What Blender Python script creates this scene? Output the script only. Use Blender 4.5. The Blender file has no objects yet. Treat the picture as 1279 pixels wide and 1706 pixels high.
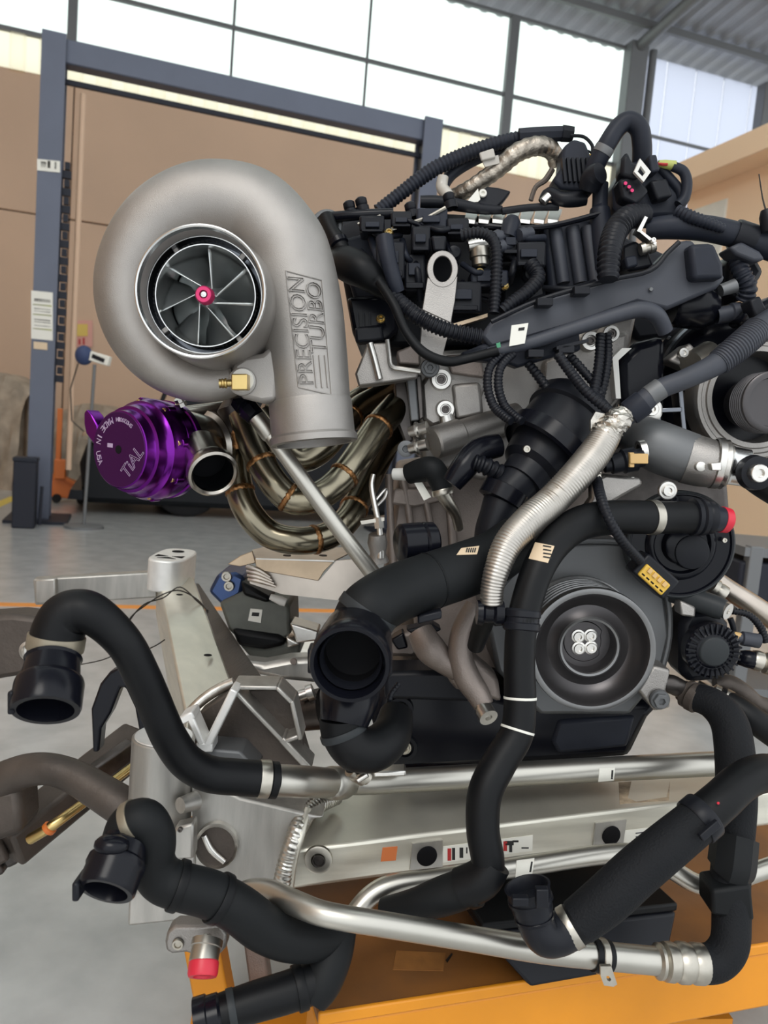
import bpy, bmesh, math, random
import numpy as np
from mathutils import Vector, Matrix
from mathutils.bvhtree import BVHTree

random.seed(7)
SC = bpy.context.scene
COL = SC.collection

# ------------------------------------------------------------------ camera
FPX = 1281.0
PITCH, ROLL = math.radians(6.0), math.radians(4.75)
CAM = Vector((0, 0, 0.90))
FW = Vector((0, math.cos(PITCH), -math.sin(PITCH)))
_r0 = Vector((1, 0, 0)); _u0 = Vector((0, math.sin(PITCH), math.cos(PITCH)))
RT = _r0 * math.cos(ROLL) + _u0 * math.sin(ROLL)
UP = -_r0 * math.sin(ROLL) + _u0 * math.cos(ROLL)
cd = bpy.data.cameras.new('camera'); cam = bpy.data.objects.new('camera', cd); COL.objects.link(cam)
cd.sensor_fit = 'HORIZONTAL'; cd.sensor_width = 24.0; cd.lens = 24.0 * FPX / 1279.0
cd.clip_start = 0.02; cd.clip_end = 300
cd.dof.use_dof = True; cd.dof.focus_distance = 0.92; cd.dof.aperture_fstop = 7.5
cam.matrix_world = Matrix(((RT.x, UP.x, -FW.x, CAM.x), (RT.y, UP.y, -FW.y, CAM.y), (RT.z, UP.z, -FW.z, CAM.z), (0, 0, 0, 1)))
SC.camera = cam

# ------------------------------------------------------------------ sky and light
wd = bpy.data.worlds.new('overcast_sky'); SC.world = wd; wd.use_nodes = True
bg = wd.node_tree.nodes['Background']; bg.inputs[0].default_value = (0.93, 0.97, 1.0, 1); bg.inputs[1].default_value = 1.5
sd = bpy.data.lights.new('hazy_sun', 'SUN'); sun = bpy.data.objects.new('hazy_sun', sd); COL.objects.link(sun)
sd.energy = 0.9; sd.angle = math.radians(25); sd.color = (1.0, 0.96, 0.9)
sun.rotation_euler = (math.radians(38), math.radians(-14), 0)
SC.view_settings.view_transform = 'Standard'
SC.view_settings.look = 'None'
SC.view_settings.gamma = 1.0
SC.view_settings.use_curve_mapping = False
SC.view_settings.exposure = 0.12

# ------------------------------------------------------------------ helpers
def P(px, py, d):
    return CAM + (FW + RT * ((px - 639.5) / FPX) + UP * ((853.0 - py) / FPX)) * d
def proj(v):
    r = v - CAM; d = r.dot(FW)
    return 639.5 + FPX * r.dot(RT) / d, 853.0 - FPX * r.dot(UP) / d, d
def on_plane(px, py, p0, n):
    r = P(px, py, 1.0) - CAM
    return CAM + r * ((p0 - CAM).dot(n) / r.dot(n))
def G(px, py, z=0.0):
    return on_plane(px, py, Vector((0, 0, z)), Vector((0, 0, 1)))
X, Y, Z = Vector((1, 0, 0)), Vector((0, 1, 0)), Vector((0, 0, 1))

class MB:
    def __init__(s): s.v = []; s.f = []
    def add(s, v, f):
        o = len(s.v); s.v += [Vector(p) for p in v]; s.f += [tuple(i + o for i in q) for q in f]; return s
    def box(s, c, a, b, e):
        c = Vector(c); q = [c + a * i + b * j + e * k for i in (-1, 1) for j in (-1, 1) for k in (-1, 1)]
        return s.add(q, [(0, 1, 3, 2), (4, 6, 7, 5), (0, 4, 5, 1), (2, 3, 7, 6), (0, 2, 6, 4), (1, 5, 7, 3)])
    def bar(s, A, B, w, h, up=Z):
        A, B = Vector(A), Vector(B); t = (B - A).normalized(); sd_ = t.cross(up).normalized(); u = sd_.cross(t)
        return s.box((A + B) / 2, (B - A) / 2, sd_ * w / 2, u * h / 2)
    def prism(s, pts, off):
        n = len(pts); pts = [Vector(p) for p in pts]
        return s.add(pts + [p + off for p in pts], [tuple(range(n)), tuple(range(2 * n - 1, n - 1, -1))] + [(i, (i + 1) % n, n + (i + 1) % n, n + i) for i in range(n)])
    def ring_prism(s, out, inn, off):
        n = len(out); v = [Vector(p) for p in out] + [Vector(p) for p in inn]; v += [p + off for p in v]; f = []
        for i in range(n):
            j = (i + 1) % n
            f += [(i, j, n + j, n + i), (2 * n + i, 3 * n + i, 3 * n + j, 2 * n + j), (i, 2 * n + i, 2 * n + j, j), (n + i, n + j, 3 * n + j, 3 * n + i)]
        return s.add(v, f)
    def tube(s, path, rad, seg=16, caps=True, squash=None):
        n = len(path); rings = []; prev = None
        if not hasattr(rad, '__len__'): rad = [rad] * n
        for i in range(n):
            t = (path[min(i + 1, n - 1)] - path[max(i - 1, 0)]).normalized()
            if prev is None:
                a = t.cross(Z if abs(t.z) < .9 else X).normalized()
            else:
                a = prev - t * prev.dot(t); a.normalize()
            prev = a; b = t.cross(a)
            rings.append([path[i] + (a * math.cos(2 * math.pi * k / seg) + b * math.sin(2 * math.pi * k / seg)) * rad[i] for k in range(seg)])
        return s.loft(rings, caps)
    def loft(s, rings, caps=True):
        m = len(rings[0]); v = [p for r in rings for p in r]; f = []
        for i in range(len(rings) - 1):
            for k in range(m):
                l = (k + 1) % m
                f.append((i * m + k, i * m + l, (i + 1) * m + l, (i + 1) * m + k))
        if caps:
            f.append(tuple(range(m - 1, -1, -1))); f.append(tuple((len(rings) - 1) * m + k for k in range(m)))
        return s.add(v, f)
    def lathe(s, o, ax, prof, seg=40, ref=None, caps=False):
        ax = Vector(ax).normalized(); a = ax.cross(ref if ref else (Z if abs(ax.z) < .9 else X)).normalized(); b = ax.cross(a)
        rings = [[Vector(o) + ax * t + (a * math.cos(2 * math.pi * k / seg) + b * math.sin(2 * math.pi * k / seg)) * max(r, 1e-5) for k in range(seg)] for t, r in prof]
        return s.loft(rings, caps)
    def sphere(s, c, r, seg=16, n=8, sc=(1, 1, 1)):
        return s.add(*_sph(Vector(c), r, seg, n, sc))
    def bvh(s): return BVHTree.FromPolygons([tuple(p) for p in s.v], s.f)
def _sph(c, r, seg, n, sc):
    v = []; f = []
    for i in range(n + 1):
        th = math.pi * i / n
        for k in range(seg):
            ph = 2 * math.pi * k / seg
            v.append(c + Vector((r * sc[0] * math.sin(th) * math.cos(ph), r * sc[1] * math.sin(th) * math.sin(ph), r * sc[2] * math.cos(th))))
    for i in range(n):
        for k in range(seg):
            f.append((i * seg + k, i * seg + (k + 1) % seg, (i + 1) * seg + (k + 1) % seg, (i + 1) * seg + k))
    return v, f

def spl(pts, n=7):
    """smooth curve through points of any dimension"""
    K = np.array(pts, float); out = []
    for i in range(len(K) - 1):
        p0, p1, p2, p3 = K[max(i - 1, 0)], K[i], K[i + 1], K[min(i + 2, len(K) - 1)]
        for j in range(n):
            t = j / n
            out.append(.5 * ((2 * p1) + (-p0 + p2) * t + (2 * p0 - 5 * p1 + 4 * p2 - p3) * t * t + (-p0 + 3 * p1 - 3 * p2 + p3) * t ** 3))
    out.append(K[-1]); return out
def H(pts, n=7):
    q = spl(pts, n); return [P(a[0], a[1], a[2]) for a in q], [a[3] * a[2] / FPX for a in q]
def resample(path, rad, step):
    L = [0.0]
    for i in range(1, len(path)): L.append(L[-1] + (path[i] - path[i - 1]).length)
    m = max(2, int(L[-1] / step)); out = []; ro = []; j = 0
    for k in range(m + 1):
        s = L[-1] * k / m
        while j < len(L) - 2 and L[j + 1] < s: j += 1
        t = (s - L[j]) / max(L[j + 1] - L[j], 1e-9)
        out.append(path[j].lerp(path[j + 1], t)); ro.append(rad[j] * (1 - t) + rad[j + 1] * t)
    return out, ro
def corrugate(path, rad, pitch, amp, duty=(1, 1, 0, 0)):
    p, r = resample(path, rad, pitch / len(duty))
    return p, [r[i] * (1 - amp * (1 - duty[i % len(duty)])) for i in range(len(p))]

# ---- objects
ROOTS = []
def _mesh(name, mb, mat, smooth):
    me = bpy.data.meshes.new(name); me.from_pydata([tuple(p) for p in mb.v], [], mb.f)
    b = bmesh.new(); b.from_mesh(me); bmesh.ops.recalc_face_normals(b, faces=b.faces); b.to_mesh(me); b.free()
    if mat: me.materials.append(mat)
    if smooth:
        me.polygons.foreach_set('use_smooth', [True] * len(me.polygons)); me.set_sharp_from_angle(angle=math.radians(smooth))
    me.update(); return me
def obj(name, mb, mat, parent=None, bevel=0, smooth=38, label=None, kind=None, solid=0):
    me = mb if isinstance(mb, bpy.types.Mesh) else _mesh(name, mb, mat, smooth)
    o = bpy.data.objects.new(name, me); COL.objects.link(o)
    if solid:
        m = o.modifiers.new('thick', 'SOLIDIFY'); m.thickness = solid; m.offset = 0
    if bevel:
        m = o.modifiers.new('edge', 'BEVEL'); m.width = bevel; m.segments = 2; m.limit_method = 'ANGLE'; m.angle_limit = math.radians(40)
    if parent: o.parent = parent
    if label: o['label'] = label
    if kind: o['kind'] = kind
    return o
def tag(o, label, cat, group=None):
    o['label'] = label; o['category'] = cat
    if group: o['group'] = group
    return o
def thing(name, label, cat, group=None):
    o = bpy.data.objects.new(name, None); COL.objects.link(o); o.empty_display_size = .05; ROOTS.append(o)
    return tag(o, label, cat, group)
def single(name, mb, mat, label, cat, group=None, bevel=0, smooth=38, solid=0):
    return tag(obj(name, mb, mat, None, bevel, smooth, None, None, solid), label, cat, group)
def struct(name, mb, mat, parent=None, bevel=0, smooth=0, label=None):
    o = obj(name, mb, mat, parent, bevel, smooth)
    if not parent: o['kind'] = 'structure'
    if label: o['label'] = label
    return o
def settle():
    """put every root Empty at the base of its parts"""
    bpy.context.view_layer.update()
    for r in ROOTS:
        pts = []
        def walk(o):
            for c in o.children:
                if c.type == 'MESH' and c.data.vertices:
                    co = np.empty(len(c.data.vertices) * 3); c.data.vertices.foreach_get('co', co); co = co.reshape(-1, 3); pts.append(co.min(0)); pts.append(co.max(0))
                walk(c)
        walk(r)
        if not pts: continue
        a = np.array(pts); lo, hi = a.min(0), a.max(0)
        loc = Vector(((lo[0] + hi[0]) / 2, (lo[1] + hi[1]) / 2, lo[2])); r.location = loc
        for c in r.children: c.matrix_parent_inverse = Matrix.Translation(-loc)

# ---- shape shortcuts in photograph units
def pp(pts, d):
    return [P(q[0], q[1], q[2] if len(q) > 2 else d) for q in pts]
def plate(pts, d, th, off=None):
    return MB().prism(pp(pts, d), (off if off is not None else Y) * th)
def rpoly(cx, cy, rx, ry, n=24, rot=0):
    return [(cx + rx * math.cos(2 * math.pi * k / n) * math.cos(rot) - ry * math.sin(2 * math.pi * k / n) * math.sin(rot), cy + rx * math.cos(2 * math.pi * k / n) * math.sin(rot) + ry * math.sin(2 * math.pi * k / n) * math.cos(rot)) for k in range(n)]
def rev(p0, p1, prof, seg=28, mb=None):
    """turned piece from pixel point p0 to p1; profile of (fraction, radius px)"""
    A, B = P(*p0), P(*p1); L = (B - A).length; k = (p0[2] + p1[2]) / 2 / FPX
    return (mb or MB()).lathe(A, B - A, [(t * L, r * k) for t, r in prof], seg)
def facing(px, py, d, prof, seg=28, ax=None, mb=None):
    """turned piece whose axis points at the viewer side (-Y); profile of (px forward, radius px)"""
    k = d / FPX
    return (mb or MB()).lathe(P(px, py, d), ax if ax is not None else -Y, [(t * k, r * k) for t, r in prof], seg)
def tube(pts, seg=16, n=7, caps=True, corr=None):
    p, r = H(pts, n)
    if corr: p, r = corrugate(p, r, corr[0], corr[1], corr[2] if len(corr) > 2 else (1, 1, 0, 0))
    return MB().tube(p, r, seg, caps)
def near(path, px, py):
    return min(range(len(path)), key=lambda i: (proj(path[i])[0] - px) ** 2 + (proj(path[i])[1] - py) ** 2)
def band(root, name, hp, px, py, w, e, m, label=None, prof=None, bevel=0):
    """a ring clipped round a hose path near pixel (px,py): w wide, e proud (px)"""
    path, rad = hp; i = near(path, px, py); a, b = path[max(i - 1, 0)], path[min(i + 1, len(path) - 1)]
    d = proj(path[i])[2]; k = d / FPX; r = rad[i]; w *= k; e *= k
    pr = prof or [(-w / 2, r * .9), (-w / 2, r + e * .8), (-w * .4, r + e), (w * .4, r + e), (w / 2, r + e * .8), (w / 2, r * .9)]
    return obj(name, MB().lathe(path[i], b - a, pr, 32), m, root, label=label)
def hose(name, label, pts, m, cat='hose', n=7, seg=18, corr=None, solo=False, group=None, body='hose_body'):
    mb = tube(pts, seg, n, True, corr)
    if solo: return single(name, mb, m, label, cat, group, smooth=50), H(pts, n)
    root = thing(name, label, cat, group); obj(body, mb, m, root, smooth=50)
    return root, H(pts, n)
def bolt_mb(px, py, d, r, h=None, ax=None, mb=None, hexa=False):
    h = h or r * .7
    mb = facing(px, py, d, [(-h, r), (h, r), (h * 1.1, r * .92), (h * 1.1, r * .5), (h * .5, r * .42), (h * .5, 0)], 6 if hexa else 20, ax, mb)
    return mb
def bolt(root, px, py, d, r, m, ax=None, name='bolt', washer=None, hexa=False):
    b = obj(name, bolt_mb(px, py, d, r, None, ax, None, hexa), m, root)
    if washer: obj('washer', facing(px, py, d, [(-r * .3, washer), (0, washer), (r * .2, washer * .9), (r * .2, 0)], 24, ax), m, b)
    return b
# ---- flat print on a surface
def cast(bvh, px, py, fallback=None):
    r = (P(px, py, 1) - CAM).normalized(); h = bvh.ray_cast(CAM, r)
    if h[0] is None:
        if fallback: return P(px, py, fallback), -r
        h = bvh.find_nearest(P(px, py, .93))
    n = h[1] if h[1].dot(r) < 0 else -h[1]
    return h[0], n
def quad_uv(q):
    def g(u, v):
        return tuple((1 - u) * (1 - v) * q[0][i] + u * (1 - v) * q[1][i] + u * v * q[2][i] + (1 - u) * v * q[3][i] for i in (0, 1))
    return g
def sticker(root, name, bvh, q, m, off=.0006, nu=8, nv=6, d=None, label=None):
    """thin print following a surface; q = four pixel corners tl,tr,br,bl"""
    g = quad_uv(q); top = []; bot = []
    for j in range(nv + 1):
        for i in range(nu + 1):
            p, n = cast(bvh, *g(i / nu, j / nv), fallback=d); top.append(p + n * off); bot.append(p - n * off * .3)
    w = nu + 1; mb = MB(); N = len(top)
    f = [(j * w + i, j * w + i + 1, (j + 1) * w + i + 1, (j + 1) * w + i) for j in range(nv) for i in range(nu)]
    rim = [i for i in range(w)] + [j * w + nu for j in range(1, nv + 1)] + [nv * w + i for i in range(nu - 1, -1, -1)] + [j * w for j in range(nv - 1, 0, -1)]
    mb.add(top + bot, f + [tuple(N + k for k in reversed(q_)) for q_ in f] + [(rim[k], N + rim[k], N + rim[(k + 1) % len(rim)], rim[(k + 1) % len(rim)]) for k in range(len(rim))])
    return obj(name, mb, m, root, label=label)
def text_geo(s, outline=0, extrude=0.02, res=3):
    c = bpy.data.curves.new('t', 'FONT'); c.body = s; c.size = 1; c.resolution_u = res
    if outline: c.fill_mode = 'NONE'; c.bevel_depth = outline; c.bevel_resolution = 1
    else: c.extrude = extrude
    o = bpy.data.objects.new('t', c); COL.objects.link(o); dg = bpy.context.evaluated_depsgraph_get()
    me = bpy.data.meshes.new_from_object(o.evaluated_get(dg)); v = [tuple(x.co) for x in me.vertices]; f = [tuple(p.vertices) for p in me.polygons]
    bpy.data.objects.remove(o); bpy.data.curves.remove(c); bpy.data.meshes.remove(me)
    a = np.array(v); lo, hi = a.min(0), a.max(0)
    a[:, 0] = (a[:, 0] - lo[0]) / max(hi[0] - lo[0], 1e-6); a[:, 1] = (a[:, 1] - lo[1]) / max(hi[1] - lo[1], 1e-6)
    return a, f
def letters(root, name, s, bvh, q, m, h=.0012, outline=0, d=None, label=None):
    """lettering inside a pixel quad (tl,tr,br,bl as read), laid on a surface, standing h proud"""
    a, f = text_geo(s, outline); g = quad_uv(q); zs = max(abs(a[:, 2]).max(), 1e-6); v = []
    for x, y, z in a:
        p, n = cast(bvh, *g(x, 1 - y), fallback=d); v.append(p + n * (h * (.5 + .5 * z / zs)))
    return obj(name, MB().add(v, f), m, root, smooth=0, label=label)
def flat_letters(root, name, s, o, ux, uy, w, hgt, m, h=.0006, outline=0, label=None):
    """lettering on a plane: o lower left corner, ux/uy unit directions"""
    a, f = text_geo(s, outline); zs = max(abs(a[:, 2]).max(), 1e-6); n = ux.cross(uy).normalized()
    return obj(name, MB().add([o + ux * (x * w) + uy * (y * hgt) + n * (h * (z / zs + .6)) for x, y, z in a], f), m, root, smooth=0, label=label)

# ------------------------------------------------------------------ materials
def mat(name, col, rough=.5, metal=0.0, var=0.0, scale=30, bump=0.0, bscale=None, col2=None, coat=0, stretch=None, spec=None, emit=0):
    if spec is None: spec = .22 if metal == 0 and max(col) < .05 else .5
    m = bpy.data.materials.new(name); m.use_nodes = True; nt = m.node_tree; b = nt.nodes['Principled BSDF']
    b.inputs['Base Color'].default_value = (*col, 1); b.inputs['Roughness'].default_value = rough; b.inputs['Metallic'].default_value = metal
    b.inputs['Coat Weight'].default_value = coat; b.inputs['Coat Roughness'].default_value = .24; b.inputs['Specular IOR Level'].default_value = spec
    if emit: b.inputs['Emission Color'].default_value = (*col, 1); b.inputs['Emission Strength'].default_value = emit
    if var or bump or col2:
        tc = nt.nodes.new('ShaderNodeTexCoord'); src = tc.outputs['Object']
        if stretch:
            mp = nt.nodes.new('ShaderNodeMapping'); mp.inputs['Scale'].default_value = stretch; nt.links.new(src, mp.inputs['Vector']); src = mp.outputs['Vector']
        if var or col2:
            nz = nt.nodes.new('ShaderNodeTexNoise'); nz.inputs['Scale'].default_value = scale; nz.inputs['Detail'].default_value = 5; nt.links.new(src, nz.inputs['Vector'])
            rp = nt.nodes.new('ShaderNodeValToRGB'); rp.color_ramp.elements[0].position = .35; rp.color_ramp.elements[1].position = .68
            c2 = col2 or tuple(min(1, c * (1 + var)) for c in col); c1 = col if col2 else tuple(c * (1 - var) for c in col)
            rp.color_ramp.elements[0].color = (*c1, 1); rp.color_ramp.elements[1].color = (*c2, 1)
            nt.links.new(nz.outputs['Fac'], rp.inputs['Fac']); nt.links.new(rp.outputs['Color'], b.inputs['Base Color'])
            mr = nt.nodes.new('ShaderNodeMapRange'); mr.inputs['To Min'].default_value = max(.02, rough * .85); mr.inputs['To Max'].default_value = min(1, rough * 1.2)
            nt.links.new(nz.outputs['Fac'], mr.inputs['Value']); nt.links.new(mr.outputs['Result'], b.inputs['Roughness'])
        if bump:
            n2 = nt.nodes.new('ShaderNodeTexNoise'); n2.inputs['Scale'].default_value = bscale or scale * 6; n2.inputs['Detail'].default_value = 4; nt.links.new(src, n2.inputs['Vector'])
            bp = nt.nodes.new('ShaderNodeBump'); bp.inputs['Strength'].default_value = bump; bp.inputs['Distance'].default_value = .001
            nt.links.new(n2.outputs['Fac'], bp.inputs['Height']); nt.links.new(bp.outputs['Normal'], b.inputs['Normal'])
    return m
M = {}
def dm(k, *a, **kw): M[k] = mat(k, *a, **kw)
dm('turbo_cast', (.37, .35, .33), .46, .85, var=.10, scale=14, bump=.35, bscale=1500)
dm('machined', (.66, .66, .65), .22, 1, var=.06, scale=40, bump=.05, bscale=300)
dm('wheel_metal', (.50, .53, .53), .26, .85)
dm('bore_dark', (.16, .17, .19), .25, 1)
dm('pink', (.62, .04, .15), .35, .5)
dm('brass', (.62, .46, .19), .3, 1, var=.08)
dm('white_plastic', (.75, .74, .70), .5)
dm('purple', (.165, .018, .27), .24, 1)
dm('purple_face', (.085, .016, .125), .42, .9)
dm('etch', (.52, .40, .58), .5, .3)
dm('stainless', (.40, .37, .33), .25, 1, var=.12, scale=12)
dm('stainless_gold', (.27, .24, .175), .24, 1, var=.18, scale=10)
dm('weld_bronze', (.34, .17, .07), .32, 1, var=.5, scale=220, bump=.6, bscale=500)
dm('weld_bead', (.62, .60, .55), .3, 1, var=.15, scale=120)
dm('steel_dark', (.10, .09, .085), .38, .9, var=.3, scale=30)
dm('cast_al', (.36, .34, .32), .42, .9, var=.14, scale=18, bump=.45, bscale=700)
dm('cast_brown', (.30, .255, .23), .5, .7, var=.2, scale=14, bump=.5, bscale=500)
dm('bright_al', (.72, .70, .66), .3, 1, var=.08, scale=40, bump=.08, bscale=300)
dm('beam_al', (.70, .675, .585), .36, .72, var=.10, scale=9, bump=.12, bscale=160, stretch=(1, 1, 9))
dm('node_al', (.46, .445, .415), .40, .8, var=.12, scale=8, bump=.12, bscale=140, stretch=(9, 9, 1))
dm('milled_lit', (.84, .84, .82), .42, .45, var=.04, scale=60)  # paler milled aluminium, light from above put into the colour
dm('pipe_al', (.52, .50, .45), .34, 1, var=.06, scale=9)
dm('rubber', (.004, .0045, .0055), .46, 0, var=.2, scale=20, bump=.06, bscale=500)
dm('rubber_soft', (.007, .008, .009), .55, 0, var=.25, scale=14)
dm('plastic', (.009, .010, .014), .38, 0, var=.15, scale=20)
dm('plastic_gloss', (.005, .0055, .009), .24, 0)
dm('plastic_flare', (.018, .021, .031), .44, 0, var=.15, scale=16)  # black plastic, lens flare haze lifted into its colour
dm('plastic_grey', (.036, .040, .053), .5, 0, var=.12, scale=16)  # grey plastic, raised a little for the same flare haze
dm('cap_dark', (.030, .034, .037), .45)
dm('hole', (.002, .002, .003), .8)  # near-black, shade inside holes put into colour; also black plugs
dm('weave', (.008, .009, .011), .7, 0, bump=.9, bscale=420)
dm('clamp', (.50, .47, .41), .34, 1, var=.1, scale=60)
dm('clamp_tan', (.30, .265, .20), .42, .6, var=.15)
dm('foil', (.50, .47, .43), .36, .95, var=.08, scale=60)
dm('loom_foil', (.36, .32, .27), .36, .9, var=.45, scale=70, bump=1.0, bscale=260)
dm('foil_wrap', (.52, .49, .44), .3, 1, var=.35, scale=60, bump=1.0, bscale=220)
dm('label_white', (.78, .77, .70), .5)
dm('label_tan', (.68, .53, .36), .55)
dm('ink', (.03, .03, .03), .6)
dm('ink_red', (.45, .03, .03), .6)
dm('ink_green', (.05, .25, .13), .6)
dm('orange_paper', (.60, .17, .05), .6)
dm('worn_paper', (.42, .33, .23), .6, 0, var=.3, scale=90)
dm('red_cap', (.62, .02, .045), .4)
dm('yellow_conn', (.68, .42, .05), .45)
dm('tan_conn', (.62, .40, .16), .45)
dm('lime_tape', (.42, .45, .12), .5)
dm('clear_tape', (.50, .47, .42), .25, 0, var=.12)
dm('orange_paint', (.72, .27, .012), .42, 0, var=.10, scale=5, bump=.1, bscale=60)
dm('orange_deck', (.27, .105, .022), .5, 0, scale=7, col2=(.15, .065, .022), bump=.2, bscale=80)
dm('orange_patch', (.30, .125, .03), .6, 0, var=.2, scale=40)
dm('orange_lamp', (.62, .16, .03), .45)
dm('iron_brown', (.085, .07, .06), .5, .5, var=.3, scale=12, bump=.5, bscale=160)
dm('mount_blue', (.05, .08, .18), .35, .8)
dm('mount_grey', (.11, .115, .10), .5, .2, var=.15)
dm('shield', (.52, .46, .40), .3, 1, var=.2, scale=10, bump=.2, bscale=60)
dm('shield_tan', (.52, .40, .28), .36, .9, var=.15, scale=20)
dm('wire', (.05, .045, .04), .5, .8)
dm('pulley_grey', (.20, .20, .20), .30, .9, var=.1, scale=12)
dm('pulley_dish', (.085, .08, .082), .33, .8, var=.12, scale=6)
dm('cover_grey', (.16, .165, .17), .5, .55, var=.1, scale=10)
dm('lift_blue', (.11, .125, .17), .42, .2, var=.06, scale=3)
dm('lift_dark', (.022, .024, .034), .5)
dm('column_grey', (.16, .165, .17), .5, .2)
dm('tan_wall', (.62, .43, .30), .6, 0, var=.05, scale=.8)
dm('peach_wall', (.94, .68, .46), .8, 0, var=.03, scale=1)
dm('white_sheet', (.78, .77, .70), .5, 0, var=.08, scale=3)
dm('roof_sheet', (.30, .31, .33), .5, .3, var=.08, scale=2)
dm('car_black', (.004, .005, .007), .4)
dm('tire', (.012, .012, .013), .7)
dm('floor_paint', (.52, .53, .525), .3, 0, scale=9, col2=(.39, .40, .40), bump=.2, bscale=60, coat=1.0, spec=.8)
dm('floor_line', (.80, .30, .05), .45)
dm('yellow_line', (.72, .55, .10), .5)
dm('tarp', (.36, .29, .22), .7, 0, var=.25, scale=6)
dm('sign_pink', (.70, .36, .30), .6)
dm('sign_yellow', (.72, .52, .12), .6)
dm('blue_fabric', (.03, .05, .13), .6)
def mat_pane(name, col, t):
    m = bpy.data.materials.new(name); m.use_nodes = True; nt = m.node_tree; nt.nodes.clear()
    o = nt.nodes.new('ShaderNodeOutputMaterial'); mx = nt.nodes.new('ShaderNodeMixShader'); tr = nt.nodes.new('ShaderNodeBsdfTransparent'); tl = nt.nodes.new('ShaderNodeBsdfTranslucent')
    tr.inputs[0].default_value = (*col, 1); tl.inputs[0].default_value = (*col, 1); mx.inputs[0].default_value = 1 - t
    nt.links.new(tr.outputs[0], mx.inputs[1]); nt.links.new(tl.outputs[0], mx.inputs[2]); nt.links.new(mx.outputs[0], o.inputs[0]); return m
M['pane'] = mat_pane('pane', (.95, 1.0, .96), .9)
M['pane_milky'] = mat_pane('pane_milky', (.78, .80, .86), .25)
M['pane_cream'] = mat_pane('pane_cream', (.86, .80, .60), .5)

# ================================================================== SETTING
WD = Vector((math.sin(math.radians(71)), math.cos(math.radians(71)), 0))      # along the back wall
VD = Vector((WD.y, -WD.x, 0))                                                # out of the back wall, towards the viewer
W0 = P(0, 700, 9.5); W0.z = 0
def ws(px, py):
    q = on_plane(px, py, W0, VD); return (q - W0).dot(WD), q.z
def wp(s, z, out=0.0): return W0 + WD * s + VD * out + Z * z
fl = MB().add([Vector((-14, -6, 0)), Vector((26, -6, 0)), Vector((26, 24, 0)), Vector((-14, 24, 0))], [(0, 1, 2, 3)])
FLOOR = struct('floor', fl, M['floor_paint'])
# painted lines lie on the floor
def line_on_floor(name, a, b, w, m):
    A, B = G(*a), G(*b); t = (B - A).normalized(); s = Vector((-t.y, t.x, 0)) * w / 2
    return obj(name, MB().prism([A - s, B - s, B + s, A + s], Z * .002), M[m], FLOOR)
line_on_floor('painted_line', (-300, 1001), (760, 1022), .06, 'floor_line')
line_on_floor('painted_line', (-60, 866), (26, 828), .10, 'yellow_line')

tan_z = ws(130, 137)[1]; glass_z = tan_z + .42
mid_z = ws(640, 110)[1]; top_z = ws(1040, 82)[1]
mul = [ws(-420, 0)[0], ws(-150, 20)[0], ws(121, 40)[0], ws(388, 60)[0], ws(614, 50)[0], ws(845, 150)[0], ws(1042, 150)[0]]
s_end = ws(1330, 200)[0]
wb = struct('wall_back', MB().box(wp((mul[0] + s_end) / 2, tan_z / 2, -.08), WD * (s_end - mul[0]) / 2, Z * tan_z / 2, VD * .06), M['lift_dark'])
cuts = [mul[0], ws(-200, 300)[0], ws(118, 300)[0], ws(690, 300)[0], ws(1010, 300)[0], s_end]
rows = [0, ws(140, 370)[1], tan_z]
for i in range(len(cuts) - 1):
    for j in range(2):
        a, b, z0, z1 = cuts[i] + .006, cuts[i + 1] - .006, rows[j] + .006, rows[j + 1] - .006
        obj('wall_panel', MB().box(wp((a + b) / 2, (z0 + z1) / 2, 0), WD * (b - a) / 2, Z * (z1 - z0) / 2, VD * .02), M['tan_wall'], wb, bevel=.012)
# ribbed sheet strip above the tan panels
st = MB(); s = mul[0]; k = 0; prof = []
while s < mul[-1]:
    prof.append((s, .05 if k % 4 < 2 else .0)); s += .13 if k % 4 in (0, 2) else .03; k += 1
st.loft([[wp(a, tan_z - .03, o) for a, o in prof], [wp(a, glass_z, o) for a, o in prof]], False)
# the loft above closes its loop behind: drop that last face
st.f = [f for f in st.f if abs(st.v[f[0]].x - st.v[f[1]].x) < 1.0]
obj('ribbed_strip', st, M['pane_cream'], wb, smooth=0)
w1 = struct('window_1', MB().bar(wp(mul[0], glass_z, .02), wp(mul[-1], glass_z, .02), .06, .05), M['column_grey'])
for i in range(len(mul) - 1):
    for z0, z1 in ((glass_z, mid_z), (mid_z, top_z)):
        obj('pane', MB().box(wp((mul[i] + mul[i + 1]) / 2, (z0 + z1) / 2, 0), WD * (mul[i + 1] - mul[i] - .02) / 2, Z * (z1 - z0 - .02) / 2, VD * .004), M['pane'], w1)
for i, s in enumerate(mul[:-1]):
    thick = .14 if i == 5 else (.11 if i == 2 else .035)
    obj('mullion', MB().bar(wp(s, glass_z, .03), wp(s, top_z, .03), thick, thick * .7, VD), M['column_grey'], w1, bevel=.006)
for z in (mid_z, top_z):
    obj('glazing_bar', MB().bar(wp(mul[0], z, .03), wp(mul[-1], z, .03), .05, .045), M['column_grey'], w1)
# paler ribbed translucent sheets past the column
w2 = struct('window_2', MB().bar(wp(mul[-1], mid_z * .985, .05), wp(s_end, mid_z * .985, .05), .04, .04), M['column_grey'])
s = mul[-1] + .15
while s < s_end - .3:
    obj('ribbed_panel', MB().box(wp(s + .27, (top_z + tan_z) / 2, 0), WD * .262, Z * (top_z - tan_z) / 2, VD * .012), M['pane_milky'], w2, bevel=.01); s += .54
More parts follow.
